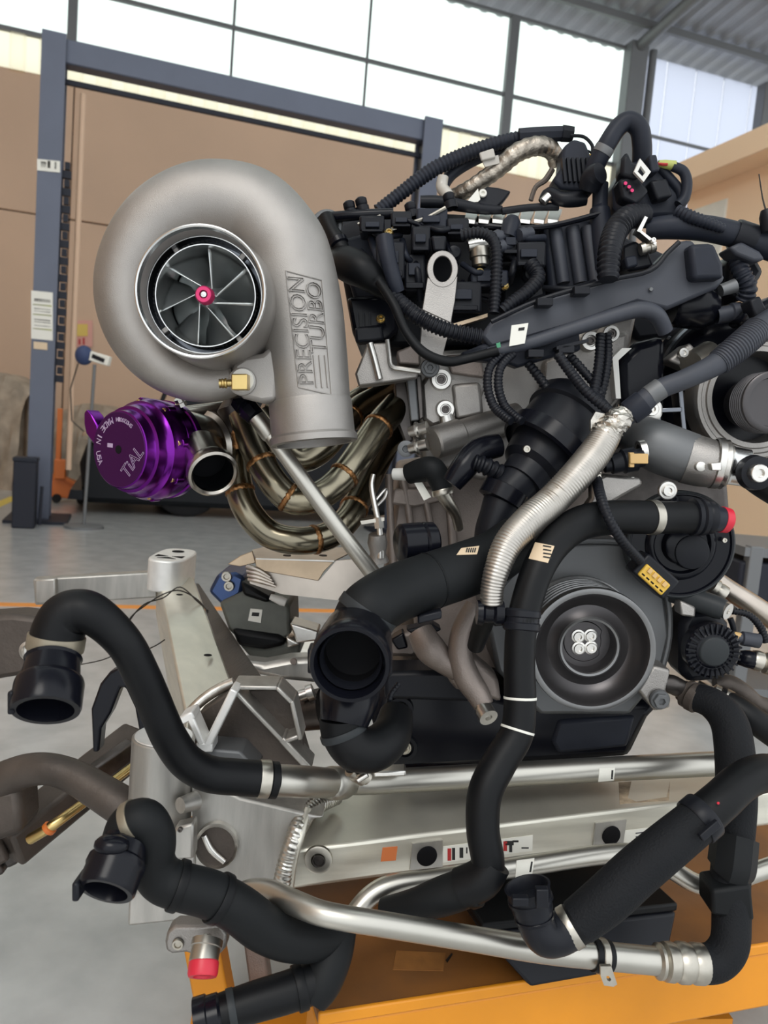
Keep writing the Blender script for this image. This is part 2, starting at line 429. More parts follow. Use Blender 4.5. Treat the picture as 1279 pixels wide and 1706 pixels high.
# structural columns and roof
cs = ws(1045, 150)[0]
tr = struct('trim_1', MB().bar(wp(cs, 0, .12), wp(cs, top_z + .05, .12), .30, .22, VD), M['column_grey'], bevel=.02)
obj('downpipe', MB().tube([wp(cs + .27, 2.2, .16), wp(cs + .27, top_z, .16)], .06, 14), M['column_grey'], tr)
cs2 = ws(1262, 180)[0]
struct('trim_2', MB().bar(wp(cs2, 0, .12), wp(cs2, top_z, .12), .18, .2, VD), M['column_grey'], bevel=.02)
sA, sB = mul[0], s_end + 1.0
roof = None; o0 = -.3
def roof_z(o): return top_z + .16 + .12 * o
for q, (o1, kind) in enumerate(((4.6, 'sheet'), (6.0, 'light'), (8.2, 'sheet'), (9.8, 'light'), (13.0, 'sheet'))):
    rf = MB(); n = 60
    prof = [(sA + (sB - sA) * k / (n * 4), .04 if k % 4 in (1, 2) else 0) for k in range(n * 4 + 1)]
    rf.v = [wp(s, roof_z(o0) + o, o0) for s, o in prof] + [wp(s, roof_z(o1) + o, o1) for s, o in prof]
    m_ = len(prof); rf.f = [(i, i + 1, m_ + i + 1, m_ + i) for i in range(m_ - 1)]
    if roof is None: roof = struct('ceiling', rf, M['roof_sheet'])
    else: obj('roof_sheet' if kind == 'sheet' else 'skylight', rf, M['roof_sheet' if kind == 'sheet' else 'pane'], roof, smooth=0)
    o0 = o1
for o in (.5, 1.6, 2.7, 3.8, 5.3, 7.1, 9, 11):
    obj('purlin', MB().bar(wp(sA, roof_z(o) - .08, o), wp(sB, roof_z(o) - .08, o), .06, .10), M['column_grey'], roof)
obj('rafter', MB().tube([wp(cs, top_z - .02, .1), wp(cs, roof_z(13) - .18, 13)], .085, 14), M['column_grey'], roof)
lw_ = struct('wall_left', MB().box(wp(mul[0], 3.2, 6.3), WD * .08, VD * 6.4, Z * 3.2), M['tan_wall'])
# building with a ledge at the side
A = P(1131, 270, 7.5); zl = A.z
bl = struct('wall_right', MB().box(A + VD * 2.6 + WD * 1.02 + Z * (-zl / 2 - .12), VD * 2.75, WD * .75, Z * (zl / 2 - .06)), M['peach_wall'])
bl['label'] = 'peach plastered inner building wall'
obj('ledge', MB().box(A + VD * 2.6 + WD * .95 - Z * .11, VD * 2.8, WD * .95, Z * .11), M['peach_wall'], bl, bevel=.01)
wq = on_plane(1183, 356, A + WD * .27, WD)
obj('window_opening', MB().box(wq - Z * .25, VD * .22, WD * .02, Z * .34), M['white_sheet'], bl, bevel=.008)

# ================================================================== TWO-POST LIFT
LB = G(64, 866)
def s_for(px):
    lo, hi = 0.0, 8.0
    for _ in range(40):
        m = (lo + hi) / 2
        if proj(LB + WD * m + Z * 3.0)[0] < px: lo = m
        else: hi = m
    return lo
lift = thing('two_post_lift', 'blue-grey two-post vehicle lift with overhead crossbeam before the tan wall', 'vehicle lift')
zt = on_plane(90, 62, LB, VD).z
RB = LB + WD * s_for(707)
for B, sg in ((LB, 1), (RB, -1)):
    p = MB(); e = .125
    # C-section post, open towards the other post
    p.box(B + Z * zt / 2 - WD * sg * .07, WD * .012, VD * .10, Z * zt / 2)
    p.box(B + Z * zt / 2 + VD * .09, WD * .08, VD * .012, Z * zt / 2); p.box(B + Z * zt / 2 - VD * .09, WD * .08, VD * .012, Z * zt / 2)
    obj('post', p, M['lift_blue'], lift)
    obj('carriage_track', MB().box(B + Z * zt * .49 + WD * sg * .02, WD * .04, VD * .07, Z * zt * .48), M['lift_dark'], lift)
    obj('base_plate', MB().box(B + Z * .012, WD * .22, VD * .25, Z * .012), M['lift_dark'], lift)
cbz = zt - .10
obj('crossbeam', MB().bar(LB + Z * cbz, RB + Z * cbz, .13, .17), M['lift_blue'], lift, bevel=.01)
obj('safety_bar', MB().bar(LB + Z * (cbz - .19), RB + Z * (cbz - .19), .03, .035), M['lift_dark'], lift)
pv = LB + VD * .103
def on_post(px, py): return on_plane(px, py, pv, VD)
def post_card(name, x0, y0, x1, y1, m, parent=lift):
    q = [on_post(x0, y0), on_post(x1, y0 + (x1 - x0) * .1), on_post(x1, y1 + (x1 - x0) * .1), on_post(x0, y1)]
    return obj(name, MB().prism([a + VD * .001 for a in q], VD * .004), M[m], parent)
c = post_card('name_plate', 62, 265, 100, 284, 'label_white')
post_card('print', 68, 269, 77, 279, 'ink', c); post_card('print', 79, 268, 84, 280, 'ink', c); post_card('print', 91, 270, 94, 282, 'ink', c)
c = post_card('instruction_card', 52, 484, 88, 564, 'label_white')
for y in (497, 513, 517, 531, 535, 541): post_card('print', 57, y, 84, y + (5 if y == 497 else 1.6), 'plastic_grey', c)
for y in (506, 522, 546): post_card('print', 55, y, 86, y + 2.2, 'lime_tape', c)
post_card('warning_card', 56, 569, 79, 581, 'label_tan')
# lifting chain beside the post
cp = MB(); a0, a1 = LB + VD * .04 + WD * .115, None
for k in range(26):
    z0 = zt * .30 + k * .062
    cp.box(a0 + Z * (z0 + .03), WD * (.018 if k % 2 else .03), VD * .02, Z * .026)
obj('lifting_chain', cp, M['lift_dark'], lift)
obj('hydraulic_pipe', MB().tube([LB + WD * .20 + Z * .4, LB + WD * .20 + Z * (zt - .35)], .022, 10), M['tan_wall'], lift)
pb = G(40, 878)
pu = thing('power_unit', 'black upright power unit box at the foot of the lift post', 'box')
obj('body', MB().box(pb + Z * .24, WD * .075, VD * .08, Z * .24), M['lift_dark'], pu, bevel=.01)
obj('lid', MB().box(pb + Z * .49, WD * .08, VD * .085, Z * .015), M['plastic_flare'], pu, bevel=.006)
obj('cable', MB().tube([pb + WD * .10 + Z * .02, pb + WD * .11 + Z * .3], .012, 8), M['lift_dark'], pu)

# ================================================================== THINGS BY THE BACK WALL
CB = G(136, 858)
car = thing('parked_car', 'black low parked car with its bonnet off behind the lift post', 'car')
side = [(0, .09), (-.04, .42), (.02, .62), (.25, .74), (1.05, .86), (1.65, 1.20), (2.7, 1.26), (3.5, .95), (4.2, .86), (4.3, .45), (4.22, .09)]
cf = CB + VD * -.1
obj('body', MB().prism([cf + WD * x + Z * z for x, z in side], VD * -1.75), M['car_black'], car, bevel=.05)
for x in (.85, 3.45):
    for o in (-.14, -1.7):
        t = obj('wheel', MB().lathe(cf + WD * x + VD * (o - .1) + Z * .31, VD, [(0, .31), (.18, .31), (.2, .28), (.2, .2), (.16, .19), (.16, 0)], 28), M['tire'], car)
        obj('rim', MB().lathe(cf + WD * x + VD * (o + .04) + Z * .31, VD, [(0, .19), (.03, .18), (.02, .05), (.04, 0)], 10), M['column_grey'], t)
obj('splitter', MB().prism([cf + WD * x + VD * .03 + Z * .12 for x in (-.12, .0)] + [cf + WD * x + VD * .03 + Z * .2 for x in (.0, -.1)], VD * -1.8), M['plastic'], car)
obj('headlight', MB().sphere(cf + WD * .10 + VD * .02 + Z * .66, .10, 16, 8, (1.4, .6, .6)), M['bright_al'], car)
hd = cf + WD * .55 + VD * .02 + Z * .86
obj('bonnet_prop', MB().tube([hd, hd + Z * .3 + WD * .1], .02, 8), M['plastic'], car)
obj('strut_tower', MB().lathe(hd + WD * .5 - VD * .3, Z, [(0, .16), (.08, .15), (.1, .08), (.12, 0)], 18), M['bright_al'], car)
obj('air_box', MB().box(hd + WD * .45 - VD * .1 + Z * .22, WD * .28, VD * .18, Z * .16), M['car_black'], car, bevel=.03)

lamp = thing('work_lamp', 'blue padded head lamp on a thin stand beside the parked car', 'lamp')
lp = P(140, 592, 5.6)
obj('head', MB().sphere(lp, .068, 18, 10, (.95, .8, 1.05)), M['blue_fabric'], lamp)
obj('arm', MB().bar(lp + X * .05, lp + X * .19 - Z * .03, .06, .07), M['label_white'], lamp, bevel=.006)
obj('bracket', MB().bar(lp + X * .07, lp + X * .16 - Z * .03, .065, .03), M['plastic'], lamp)
fp = Vector((lp.x + .05, lp.y, 0))
obj('pole', MB().tube([fp, Vector((fp.x + .03, fp.y, lp.z - .06))], .012, 10), M['column_grey'], lamp)
obj('foot', MB().lathe(fp, Z, [(0, .14), (.02, .14), (.03, .02)], 18), M['column_grey'], lamp)
obj('cable', MB().tube([lp - Z * .06 - X * .04, lp - Z * .25 - X * .09, lp - Z * .48 - X * .07, lp - Z * .55 + X * .02], .005, 6), M['wire'], lamp)
def wcard(name, x0, y0, x1, y1, m, label=None, cat=None, out=.03, parent=None):
    q = [on_plane(x, y, W0 + VD * out, VD) for x, y in ((x0, y0), (x1, y0), (x1, y1), (x0, y1))]
    o = MB().prism(q, VD * .012)
    return obj(name, o, M[m], parent) if parent else single(name, o, M[m], label, cat)
sg = thing('wall_notice', 'pink notice with a yellow emblem pasted on the tan wall', 'notice')
wcard('board', 120, 534, 154, 578, 'sign_pink', parent=sg); wcard('emblem', 128, 540, 146, 560, 'sign_yellow', out=.042, parent=sg)
wcard('print', 131, 565, 134, 574, 'ink_red', out=.042, parent=sg); wcard('print', 138, 563, 141, 574, 'ink_red', out=.042, parent=sg)

jk = thing('floor_jack', 'orange floor jack standing behind the lift post', 'jack')
jb = G(112, 838)
obj('upright', MB().box(jb + Z * .58 - WD * .09, WD * .022, VD * .03, Z * .28), M['orange_lamp'], jk, bevel=.006)
obj('bracket', MB().box(jb + Z * .31 - WD * .07, WD * .05, VD * .05, Z * .09), M['orange_lamp'], jk, bevel=.01)
obj('chassis', MB().prism([jb + WD * x + Z * z for x, z in ((-.14, .05), (.16, .03), (.17, .16), (.05, .2), (-.13, .27))], VD * -.2), M['orange_lamp'], jk, bevel=.01)
obj('lift_arm', MB().bar(jb + WD * -.1 + Z * .27 + VD * .02, jb + WD * .14 + Z * .14 + VD * .02, .03, .03), M['orange_lamp'], jk)
for x in (-.09, .12): obj('caster', MB().lathe(jb + WD * x + Z * .04 + VD * .02, VD, [(-.03, 0), (-.03, .04), (.03, .04), (.03, 0)], 16), M['tire'], jk)
def tarp(name, px0, px1, ytop, yb, d, label, seed):
    rnd = random.Random(seed); a = P(px0, yb, d); b = P(px1, yb, d); a.z = b.z = 0; h = P((px0 + px1) / 2, ytop, d).z; n = 14; m = 9; rows_ = []
    for j in range(m + 1):
        z = h * (1 - j / m); r = []
        for i in range(n + 1):
            t = i / n; q = a.lerp(b, t); fold = .05 * math.sin(t * 19 + seed + j * .2) * (j / m) + .03 * math.sin(t * 37 + j)
            zz = z * (.72 + .28 * math.sin(math.pi * (.15 + .7 * t))) if j == 0 else z * (.76 + .24 * math.sin(math.pi * (.15 + .7 * t)))
            r.append(q + Z * zz - Y * (.30 * (j / m) ** .6 + fold))
        rows_.append(r)
    mb = MB(); w = n + 1; mb.v = [p for r in rows_ for p in r]; mb.f = [(j * w + i, j * w + i + 1, (j + 1) * w + i + 1, (j + 1) * w + i) for j in range(m) for i in range(n)]
    back = len(mb.v); mb.v += [p + Y * .5 for p in rows_[0]] + [Vector((p.x, p.y + .5, 0)) for p in rows_[0]]
    mb.f += [(i + 1, i, back + i, back + i + 1) for i in range(n)] + [(back + i, back + w + i, back + w + i + 1, back + i + 1) for i in range(n)]
    single(name, mb, M['tarp'], label, 'tarpaulin', smooth=60)
tarp('draped_tarpaulin', -90, 46, 618, 780, 8.0, 'brown crumpled tarpaulin heaped at the left of the lift post', 1)
tarp('draped_tarpaulin', 96, 200, 672, 790, 9.3, 'greyish brown tarpaulin draped behind the orange jack', 5)
rk = thing('tool_trolley', 'grey workshop trolley standing behind the engine pulleys', 'trolley')
t0 = P(1245, 1000, 2.6)
for x in (0, .42):
    obj('upright', MB().bar(Vector((t0.x + x, t0.y, 0)), Vector((t0.x + x, t0.y, .62)), .045, .045, Y), M['column_grey'], rk, bevel=.004)
for z in (.12, .40, .60): obj('shelf', MB().box(Vector((t0.x + .21, t0.y + .2, z)), X * .25, Y * .22, Z * .015), M['column_grey'], rk)
obj('case', MB().box(Vector((t0.x + .16, t0.y + .15, .49)), X * .2, Y * .15, Z * .075), M['lift_dark'], rk, bevel=.01)

# ================================================================== TURBOCHARGER
tb = thing('turbocharger', 'large sandblasted aluminium turbocharger with open inlet showing the bladed wheel', 'turbocharger')
c0 = P(333, 486, .80); k8 = .80 / FPX
path = []
for a, R_ in ((-42, 128), (-60, 140), (-90, 155), (-112, 166), (-135, 178), (-158, 192), (180, 206), (158, 218), (135, 229), (115, 237), (95, 241)):
    c_, s_ = (R_ + 96) / 2, (R_ - 96) / 2; t = math.radians(a); path.append((368 + c_ * math.cos(t), 512 - c_ * math.sin(t), .90, s_))
for a, c_, s_ in ((72, 166, 71.5), (49, 149, 71), (32, 137, 71)):
    t = math.radians(a); path.append((368 + c_ * math.cos(t), 512 - c_ * math.sin(t), .90, s_))
path += [(500, 515, .90, 70.5), (509, 590, .90, 69), (514, 640, .90, 67.5), (517, 672, .90, 66.5)]
hp = H(path, 8); scroll = MB().tube(hp[0], hp[1], 48)
SCROLL = obj('compressor_scroll', scroll, M['turbo_cast'], tb, smooth=60); sbv = scroll.bvh()
e0, e1 = (516.5, 668, .90), (523, 738, .90)
obj('outlet_collar', rev(e0, e1, [(0, 62), (0, 67.5), (.06, 69), (.80, 69.5), (.86, 73), (1.0, 73), (1.02, 71), (1.02, 62), (.3, 60), (.3, 0)], 56), M['turbo_cast'], tb)
inl = [(.100, 121), (.078, 121), (.064, 116), (.048, 112.5), (.012, 110.5), (.002, 110), (0, 108.5), (0, 106), (.003, 104), (.016, 99), (.038, 96.5), (.060, 96), (.060, 84)]
obj('inlet_bell', MB().lathe(c0, Y, [(t, r * k8) for t, r in inl], 96), M['turbo_cast'], tb)
obj('inlet_lip', MB().lathe(c0, Y, [(.004, 110.4 * k8), (-.0006, 109.6 * k8), (-.0012, 107.5 * k8), (-.0004, 105 * k8), (.020, 98.2 * k8), (.020, 97 * k8)], 96), M['machined'], tb)
obj('shroud_groove', MB().lathe(c0, Y, [(.0195, 97.6 * k8), (.058, 95.5 * k8), (.0585, 86 * k8)], 72), M['bore_dark'], tb)
obj('shroud_ring', MB().lathe(c0, Y, [(.06, 90 * k8), (.025, 87.5 * k8), (.0235, 86.5 * k8), (.0235, 84.8 * k8), (.026, 83.4 * k8), (.034, 81.5 * k8), (.075, 80 * k8)], 96), M['machined'], tb)
for a in (52, 128, 222, 312):
    t = math.radians(a); dv = Vector((math.cos(t), 0, math.sin(t)))
    obj('shroud_strut', MB().bar(c0 + Y * .036 + dv * 86 * k8, c0 + Y * .036 + dv * 98 * k8, .006, .012, Y), M['turbo_cast'], tb, bevel=.001)
bp_ = MB().lathe(c0 + Y * .10, Y, [(-.02, .04), (0, .09), (.03, .105), (.045, .10), (.05, .05), (.11, .045), (.115, .075), (.19, .07), (.20, 0)], 48)
obj('centre_housing', bp_, M['steel_dark'], tb)
wh = obj('compressor_wheel', MB().lathe(c0, Y, [(.024, .0088), (.030, .0112), (.040, .0135), (.052, .019), (.062, .029), (.068, .045), (.074, .049), (.076, 0)], 48), M['wheel_metal'], tb)
obj('back_disc', MB().lathe(c0, Y, [(.079, .0), (.078, .0518), (.080, .0518)], 48), M['bore_dark'], tb)
angs = [92, 40, -3, -51, -97, -158, 148]
for a in angs:
    v = []; nr, nt_ = 9, 8
    for i in range(nr + 1):
        fr = i / nr
        for j in range(nt_ + 1):
            ft = j / nt_; t = .0275 + .0045 * (1 - fr) * 0 + ft * .036
            rh = .0085 + .020 * ft ** 2; rt = .0508 - .0006 * ft
            r = rh + (rt - rh) * fr; ang = math.radians(a + 7.8 - 46 * ft ** 1.3) - math.asin(min(.95, .0069 / max(r, .0075)))
            v.append(c0 + Vector((math.cos(ang) * r, t + .003 * fr, math.sin(ang) * r)))
    w = nt_ + 1
    obj('blade', MB().add(v, [(i * w + j, i * w + j + 1, (i + 1) * w + j + 1, (i + 1) * w + j) for i in range(nr) for j in range(nt_)]), M['wheel_metal'], wh, smooth=60, solid=.0011)
obj('shaft_nut', MB().lathe(c0, Y, [(.028, .0098), (.016, .0092), (.0145, .008), (.0145, .0045), (.0195, .0036), (.020, 0)], 28), M['pink'], tb)
obj('shaft_end', MB().lathe(c0, Y, [(.020, .0034), (.0155, .0030), (.0150, 0)], 12), M['machined'], tb)
# boss with brass fitting
pad = plate([(386, 606), (408, 592), (436, 588), (462, 566), (466, 600), (462, 668), (436, 672), (404, 664), (388, 648)], .868, .05)
obj('boost_boss', pad, M['turbo_cast'], tb, bevel=.006)
obj('boss_ring', facing(404, 636, .868, [(-10, 24), (7, 23), (9, 20), (9, 0)], 36), M['turbo_cast'], tb)
obj('seal_washer', facing(406, 634, .868, [(9, 19), (12, 18.5), (12, 0)], 32), M['white_plastic'], tb)
bf = obj('brass_fitting', MB().box(P(401, 637, .852), RT * .0088, UP * .0088, Y * .009), M['brass'], tb, bevel=.0012)
obj('barb', rev((390, 638, .852), (365, 639, .850), [(0, 6), (.45, 6), (.5, 8.5), (.62, 8.5), (.66, 7), (.78, 8.8), (.84, 7), (1, 8), (1, 0)], 18), M['brass'], bf)
obj('pipe_plug', rev((386, 628, .866), (380, 600, .90), [(0, 0), (0, 3), (1, 3)], 8), M['turbo_cast'], tb)
# cast lettering
fr = [(476, 451), (536, 467), (552, 658), (497, 645)]
em = []
for i in range(4):
    a, b = fr[i], fr[(i + 1) % 4]; em.append((a, b))
for j, (a, b) in enumerate(em):
    pth = []
    for t in np.linspace(0, 1, 14):
        p, n = cast(sbv, a[0] + (b[0] - a[0]) * t, a[1] + (b[1] - a[1]) * t, .85); pth.append(p + n * .0002)
    obj('raised_border', MB().tube(pth, .0011, 6), M['turbo_cast'], tb)
# text read upwards: its left end is low, its top points left
letters(tb, 'raised_lettering', 'PRECISION', sbv, [(499, 640), (478, 460), (506, 463), (523, 640)], M['turbo_cast'], h=.0022, outline=.022)
letters(tb, 'raised_lettering', 'TURBO', sbv, [(517, 588), (508, 468), (534, 472), (544, 590)], M['turbo_cast'], h=.0022, outline=.022)
for x in (0, 1, 2):
    pth = []
    for t in np.linspace(0, 1, 8):
        p, n = cast(sbv, 522 + x * 9.5 + 5 * t, 592 + 54 * t, .85); pth.append(p + n * .0003)
    obj('raised_stripe', MB().tube(pth, .0012, 6), M['turbo_cast'], tb)

# ================================================================== WASTEGATE
wg = thing('wastegate', 'purple anodised wastegate with stepped cap beneath the turbocharger', 'wastegate')
wa = Vector((-.50, -.866, -.02)).normalized()          # out of its cap
wc = P(198, 749, .93); kw = .93 / FPX
def wl(prof, seg=64): return MB().lathe(wc, -wa, [(t * kw, r * kw) for t, r in prof], seg)
cap = obj('cap', wl([(0, 0), (0, 62), (2, 65), (14, 66.5), (18, 68), (20, 73), (34, 74), (40, 77), (44, 83), (52, 84.5), (58, 88), (74, 88), (76, 84)]), M['purple'], wg)
face = MB().lathe(wc, wa, [(.0002, 62.5 * kw), (.0006, 62 * kw), (.0006, 0)], 64)
obj('cap_face', face, M['purple_face'], wg)
obj('lower_ring', wl([(75, 84), (77, 86), (92, 86), (94, 82), (98, 82), (100, 87), (112, 86), (118, 78)]), M['purple'], wg)
us = wa.cross(Z).normalized() * -1; uu = us.cross(-wa).normalized() if False else Z
ux = Z.cross(wa).normalized(); uy = wa.cross(ux).normalized()         # right and up as seen on the cap
if proj(wc + ux * .05)[0] < proj(wc)[0]: ux = -ux
ear = [(-58, 36), (-74, 54), (-86, 62), (-93, 56), (-92, 36), (-86, 20), (-66, 4), (-50, 10)]
obj('hose_ear', MB().prism([wc + ux * x * kw + uy * y * kw - wa * 2 * kw for x, y in ear], -wa * 26 * kw), M['purple'], wg, bevel=.002)
for a in range(8):
    t = math.radians(a * 45 + 12); q = wc - wa * 58 * kw + (ux * math.cos(t) + uy * math.sin(t)) * 82 * kw
    obj('lug', MB().lathe(q, wa, [(-16 * kw, 9 * kw), (-1 * kw, 9 * kw), (0, 8 * kw), (0, 0)], 18), M['purple'], wg)
    b = obj('bolt', MB().lathe(q, wa, [(-3 * kw, 5 * kw), (6 * kw, 5 * kw), (6.5 * kw, 4.4 * kw), (6.5 * kw, 2.4 * kw), (3 * kw, 2.2 * kw), (3 * kw, 0)], 14), M['brass'], wg)
# text on the cap
for s, a0, a1, rr, hh in (('USA', 214, 188, 50, 11), ('IN', 172, 158, 50, 11), ('MADE', 146, 108, 50, 11), ('SM020014', 100, 52, 50, 7)):
    n = len(s)
    for i, ch in enumerate(s):
        t = math.radians(a1 + (a0 - a1) * (i + .5) / n)
        rad_ = ux * math.cos(t) + uy * math.sin(t); tang = ux * math.sin(t) - uy * math.cos(t)
        # feet outwards, read anticlockwise
        u_, v_ = -tang, -rad_
        flat_letters(wg, 'engraved_lettering', ch, wc + wa * .0006 + rad_ * (rr + hh / 2) * kw - u_ * hh * .36 * kw, u_, v_, hh * .72 * kw * (.3 if ch == 'I' else 1), hh * kw, M['etch'], h=.0002)
ta = math.radians(52); tu = ux * math.cos(ta) + uy * math.sin(ta); tv = -ux * math.sin(ta) + uy * math.cos(ta)
flat_letters(wg, 'engraved_lettering', 'TiAL', wc + wa * .0006 + ux * 24 * kw - uy * 48 * kw, tu, tv, 60 * kw, 23 * kw, M['etch'], h=.0003, outline=.011)
flat_letters(wg, 'engraved_lettering', '1', wc + wa * .0006 - ux * 14 * kw + uy * 2 * kw, uy, -ux, 7 * kw, 13 * kw, M['etch'], h=.0002)
obj('vent_hole_shade', MB().lathe(wc + wa * .0008, wa, [(-.001, 7 * kw), (.0002, 7 * kw), (.0002, 0)], 18), M['hole'], wg)  # dark disc on the cap paints the shade of a hole
body = wl([(112, 60), (114, 72), (128, 74), (190, 66), (196, 74), (204, 76), (206, 70), (208, 0)], 48)
obj('valve_body', body, M['stainless'], wg)
ring_ax = Vector((.45, -.80, -.40)).normalized(); pq = P(356, 790, .915) - ring_ax * .07
obj('dump_port', MB().lathe(pq, ring_ax, [(0, .024), (.052, .025), (.056, .030), (.064, .0315), (.070, .030), (.072, .027), (.069, .0245), (.02, .0235), (.02, 0)], 48), M['stainless'], wg)
pc = pq + ring_ax * .03
obj('port_bore', MB().lathe(pc, ring_ax, [(0, .0232), (.036, .0236)], 40), M['bore_dark'], wg)
obj('port_valve', MB().lathe(pc, ring_ax, [(.0, .0234), (.004, .0234), (.006, .012), (.006, 0)], 40), M['hole'], wg)
obj('port_nipple', rev((303, 676, .97), (297, 664, .965), [(0, 10), (.5, 10), (.55, 8), (1, 8), (1, 0)], 8), M['bright_al'], wg)

# ================================================================== EXHAUST MANIFOLD
ex = thing('exhaust_manifold', 'gold-tinted stainless tubular exhaust manifold with bronze welds under the turbocharger', 'exhaust manifold')
rA = [(404, 690, 1.03, 24), (418, 734, 1.02, 24), (437, 775, 1.01, 24.5), (462, 812, 1.0, 24.5), (490, 833, 1.0, 24.5), (527, 828, 1.0, 24.5), (560, 806, 1.02, 24.5), (590, 770, 1.04, 24.5), (630, 712, 1.08, 24.5), (662, 676, 1.12, 24)]
rB = [(394, 740, 1.06, 22), (396, 800, 1.05, 23), (412, 850, 1.04, 23.5), (448, 889, 1.04, 23.5), (496, 901, 1.04, 23.5), (545, 893, 1.06, 23.5), (578, 866, 1.08, 23), (600, 825, 1.12, 23), (640, 745, 1.2, 22), (668, 700, 1.26, 22)]
rC = [(430, 690, 1.12, 22), (470, 740, 1.12, 22), (500, 765, 1.12, 22), (535, 750, 1.13, 22), (570, 710, 1.15, 22), (600, 680, 1.2, 22), (650, 655, 1.24, 21)]
rD = [(440, 672, 1.2, 22), (500, 700, 1.22, 22), (560, 690, 1.24, 22), (610, 662, 1.28, 22), (660, 645, 1.34, 21)]
for r, ws_ in ((rA, [(437, 772), (481, 826), (574, 792), (631, 711)]), (rB, [(400, 815), (524, 899), (590, 845)]), (rC, [(585, 695)]), (rD, [(612, 662)])):
    t = obj('runner', tube(r, 28, 9), M['stainless_gold'], ex, smooth=60); h_ = H(r, 9)
    for x, y in ws_:
        i = near(h_[0], x, y); k = proj(h_[0][i])[2] / FPX; rr = h_[1][i]; ax = h_[0][i + 1] - h_[0][i - 1]; seg = 44
        axn = ax.normalized(); a = axn.cross(Z).normalized(); b = axn.cross(a); rings = []
        for tt, e in ((-5, -.3), (-3.4, 1.2), (0, 2.0), (3.4, 1.2), (5, -.3)):
            rings.append([h_[0][i] + axn * (tt + 1.1 * math.sin(q * 9.1)) * k + (a * math.cos(2 * math.pi * q / seg) + b * math.sin(2 * math.pi * q / seg)) * (rr + e * k * (.7 + .5 * (q % 2))) for q in range(seg)])
        obj('weld', MB().loft(rings), M['weld_bronze'], t, smooth=70)
obj('collector', rev((392, 664, 1.05), (408, 742, 1.05), [(0, 20), (.2, 34), (.85, 30), (1, 26), (1, 0)], 28), M['steel_dark'], ex)
obj('collector_weld', rev((392, 716, 1.02), (396, 748, 1.02), [(0, 5), (.2, 9), (.5, 7), (.8, 9), (1, 5), (1, 0)], 12), M['weld_bronze'], ex)
fl_ = obj('head_flange', plate([(656, 640), (676, 626), (686, 690), (688, 735), (676, 742), (660, 700)], 1.10, .35), M['steel_dark'], ex, bevel=.003)
obj('crossover', rev((300, 700, 1.05), (420, 690, 1.08), [(0, 22), (1, 28), (1, 0)], 28), M['stainless'], ex)

dp = thing('oil_drain_pipe', 'straight brushed oil drain pipe crossing in front of the manifold runners', 'pipe')
obj('tube', tube([(436, 706, .945, 13), (470, 752, .945, 13), (560, 876, .955, 13.5), (636, 975, .97, 14)], 22, 3), M['pipe_al'], dp)
obj('end_sleeve', rev((427, 694, .945), (452, 728, .945), [(0, 10), (.02, 15), (.9, 15), (1, 13)], 24), M['pipe_al'], dp)
obj('fitting', rev((398, 666, .955), (428, 697, .945), [(0, 0), (0, 17), (.35, 19), (.4, 15), (.5, 15), (.55, 19), (.95, 17), (1, 12)], 8), M['plastic_gloss'], dp)

# ================================================================== ENGINE
en = thing('engine', 'long engine with cast aluminium head, brown-grey block and black valve cover', 'engine')
head = plate([(660, 588), (720, 584), (820, 580), (1000, 512), (1050, 505), (1062, 520), (1045, 600), (1030, 690), (960, 780), (800, 800), (705, 770), (690, 640)], 1.10, .5)
obj('cylinder_head', head, M['cast_al'], en, bevel=.006)
blk = plate([(664, 788), (840, 760), (1020, 780), (1040, 1150), (700, 1160), (690, 1010), (636, 990)], 1.17, .5)
obj('engine_block', blk, M['cast_brown'], en, bevel=.008)
for q in ([(648, 790, 1.15, 7), (650, 860, 1.15, 6), (656, 955, 1.15, 7)], [(668, 785, 1.15, 7), (682, 860, 1.15, 6), (690, 960, 1.15, 7)], [(700, 800, 1.15, 6), (716, 870, 1.15, 6), (718, 930, 1.15, 6)], [(745, 800, 1.15, 8), (752, 880, 1.15, 7), (756, 930, 1.15, 8)]):
    obj('block_rib', tube(q, 12, 5), M['cast_brown'], en)
obj('block_web', plate([(655, 815), (720, 812), (740, 835), (690, 846), (650, 840)], 1.145, .05), M['cast_brown'], en, bevel=.004)
obj('coolant_gallery', rev((722, 738, 1.05), (862, 694, 1.10), [(0, 0), (0, 24), (.02, 27), (.30, 27), (.32, 24), (1, 24), (1, 0)], 32), M['cast_al'], en)
obj('head_step', plate([(700, 640), (728, 600), (800, 590), (812, 640), (790, 690), (720, 712), (704, 700)], 1.085, .04), M['cast_al'], en, bevel=.006)
obj('head_step', plate([(752, 640), (800, 636), (806, 690), (760, 700)], 1.075, .03), M['cast_al'], en, bevel=.005)
obj('head_step', plate([(905, 600), (1000, 560), (1048, 552), (1038, 660), (1010, 690), (940, 700), (900, 660)], 1.085, .03), M['cast_al'], en, bevel=.006)
obj('rough_pad', plate([(660, 585), (700, 570), (700, 608), (664, 606)], 1.04, .05), M['cast_brown'], en, bevel=.003)
obj('rough_pad', plate([(742, 592), (800, 588), (808, 630), (752, 622)], 1.072, .03), M['cast_brown'], en, bevel=.003)
for x, y, r in ((735, 632, 17), (742, 682, 15), (944, 655, 15), (984, 568, 16), (1018, 556, 14)):
    b = obj('boss', facing(x, y, 1.07, [(-34, r + 3), (0, r), (2, r - 1), (2, r * .62), (-3, r * .55), (-3, 0)], 28), M['bright_al'], en)
    obj('plug', bolt_mb(x, y, 1.072, r * .45), M['steel_dark'], b)
obj('boss_foot', rev((742, 690, 1.075), (748, 712, 1.08), [(0, 12), (1, 16), (1, 0)], 18), M['bright_al'], en)
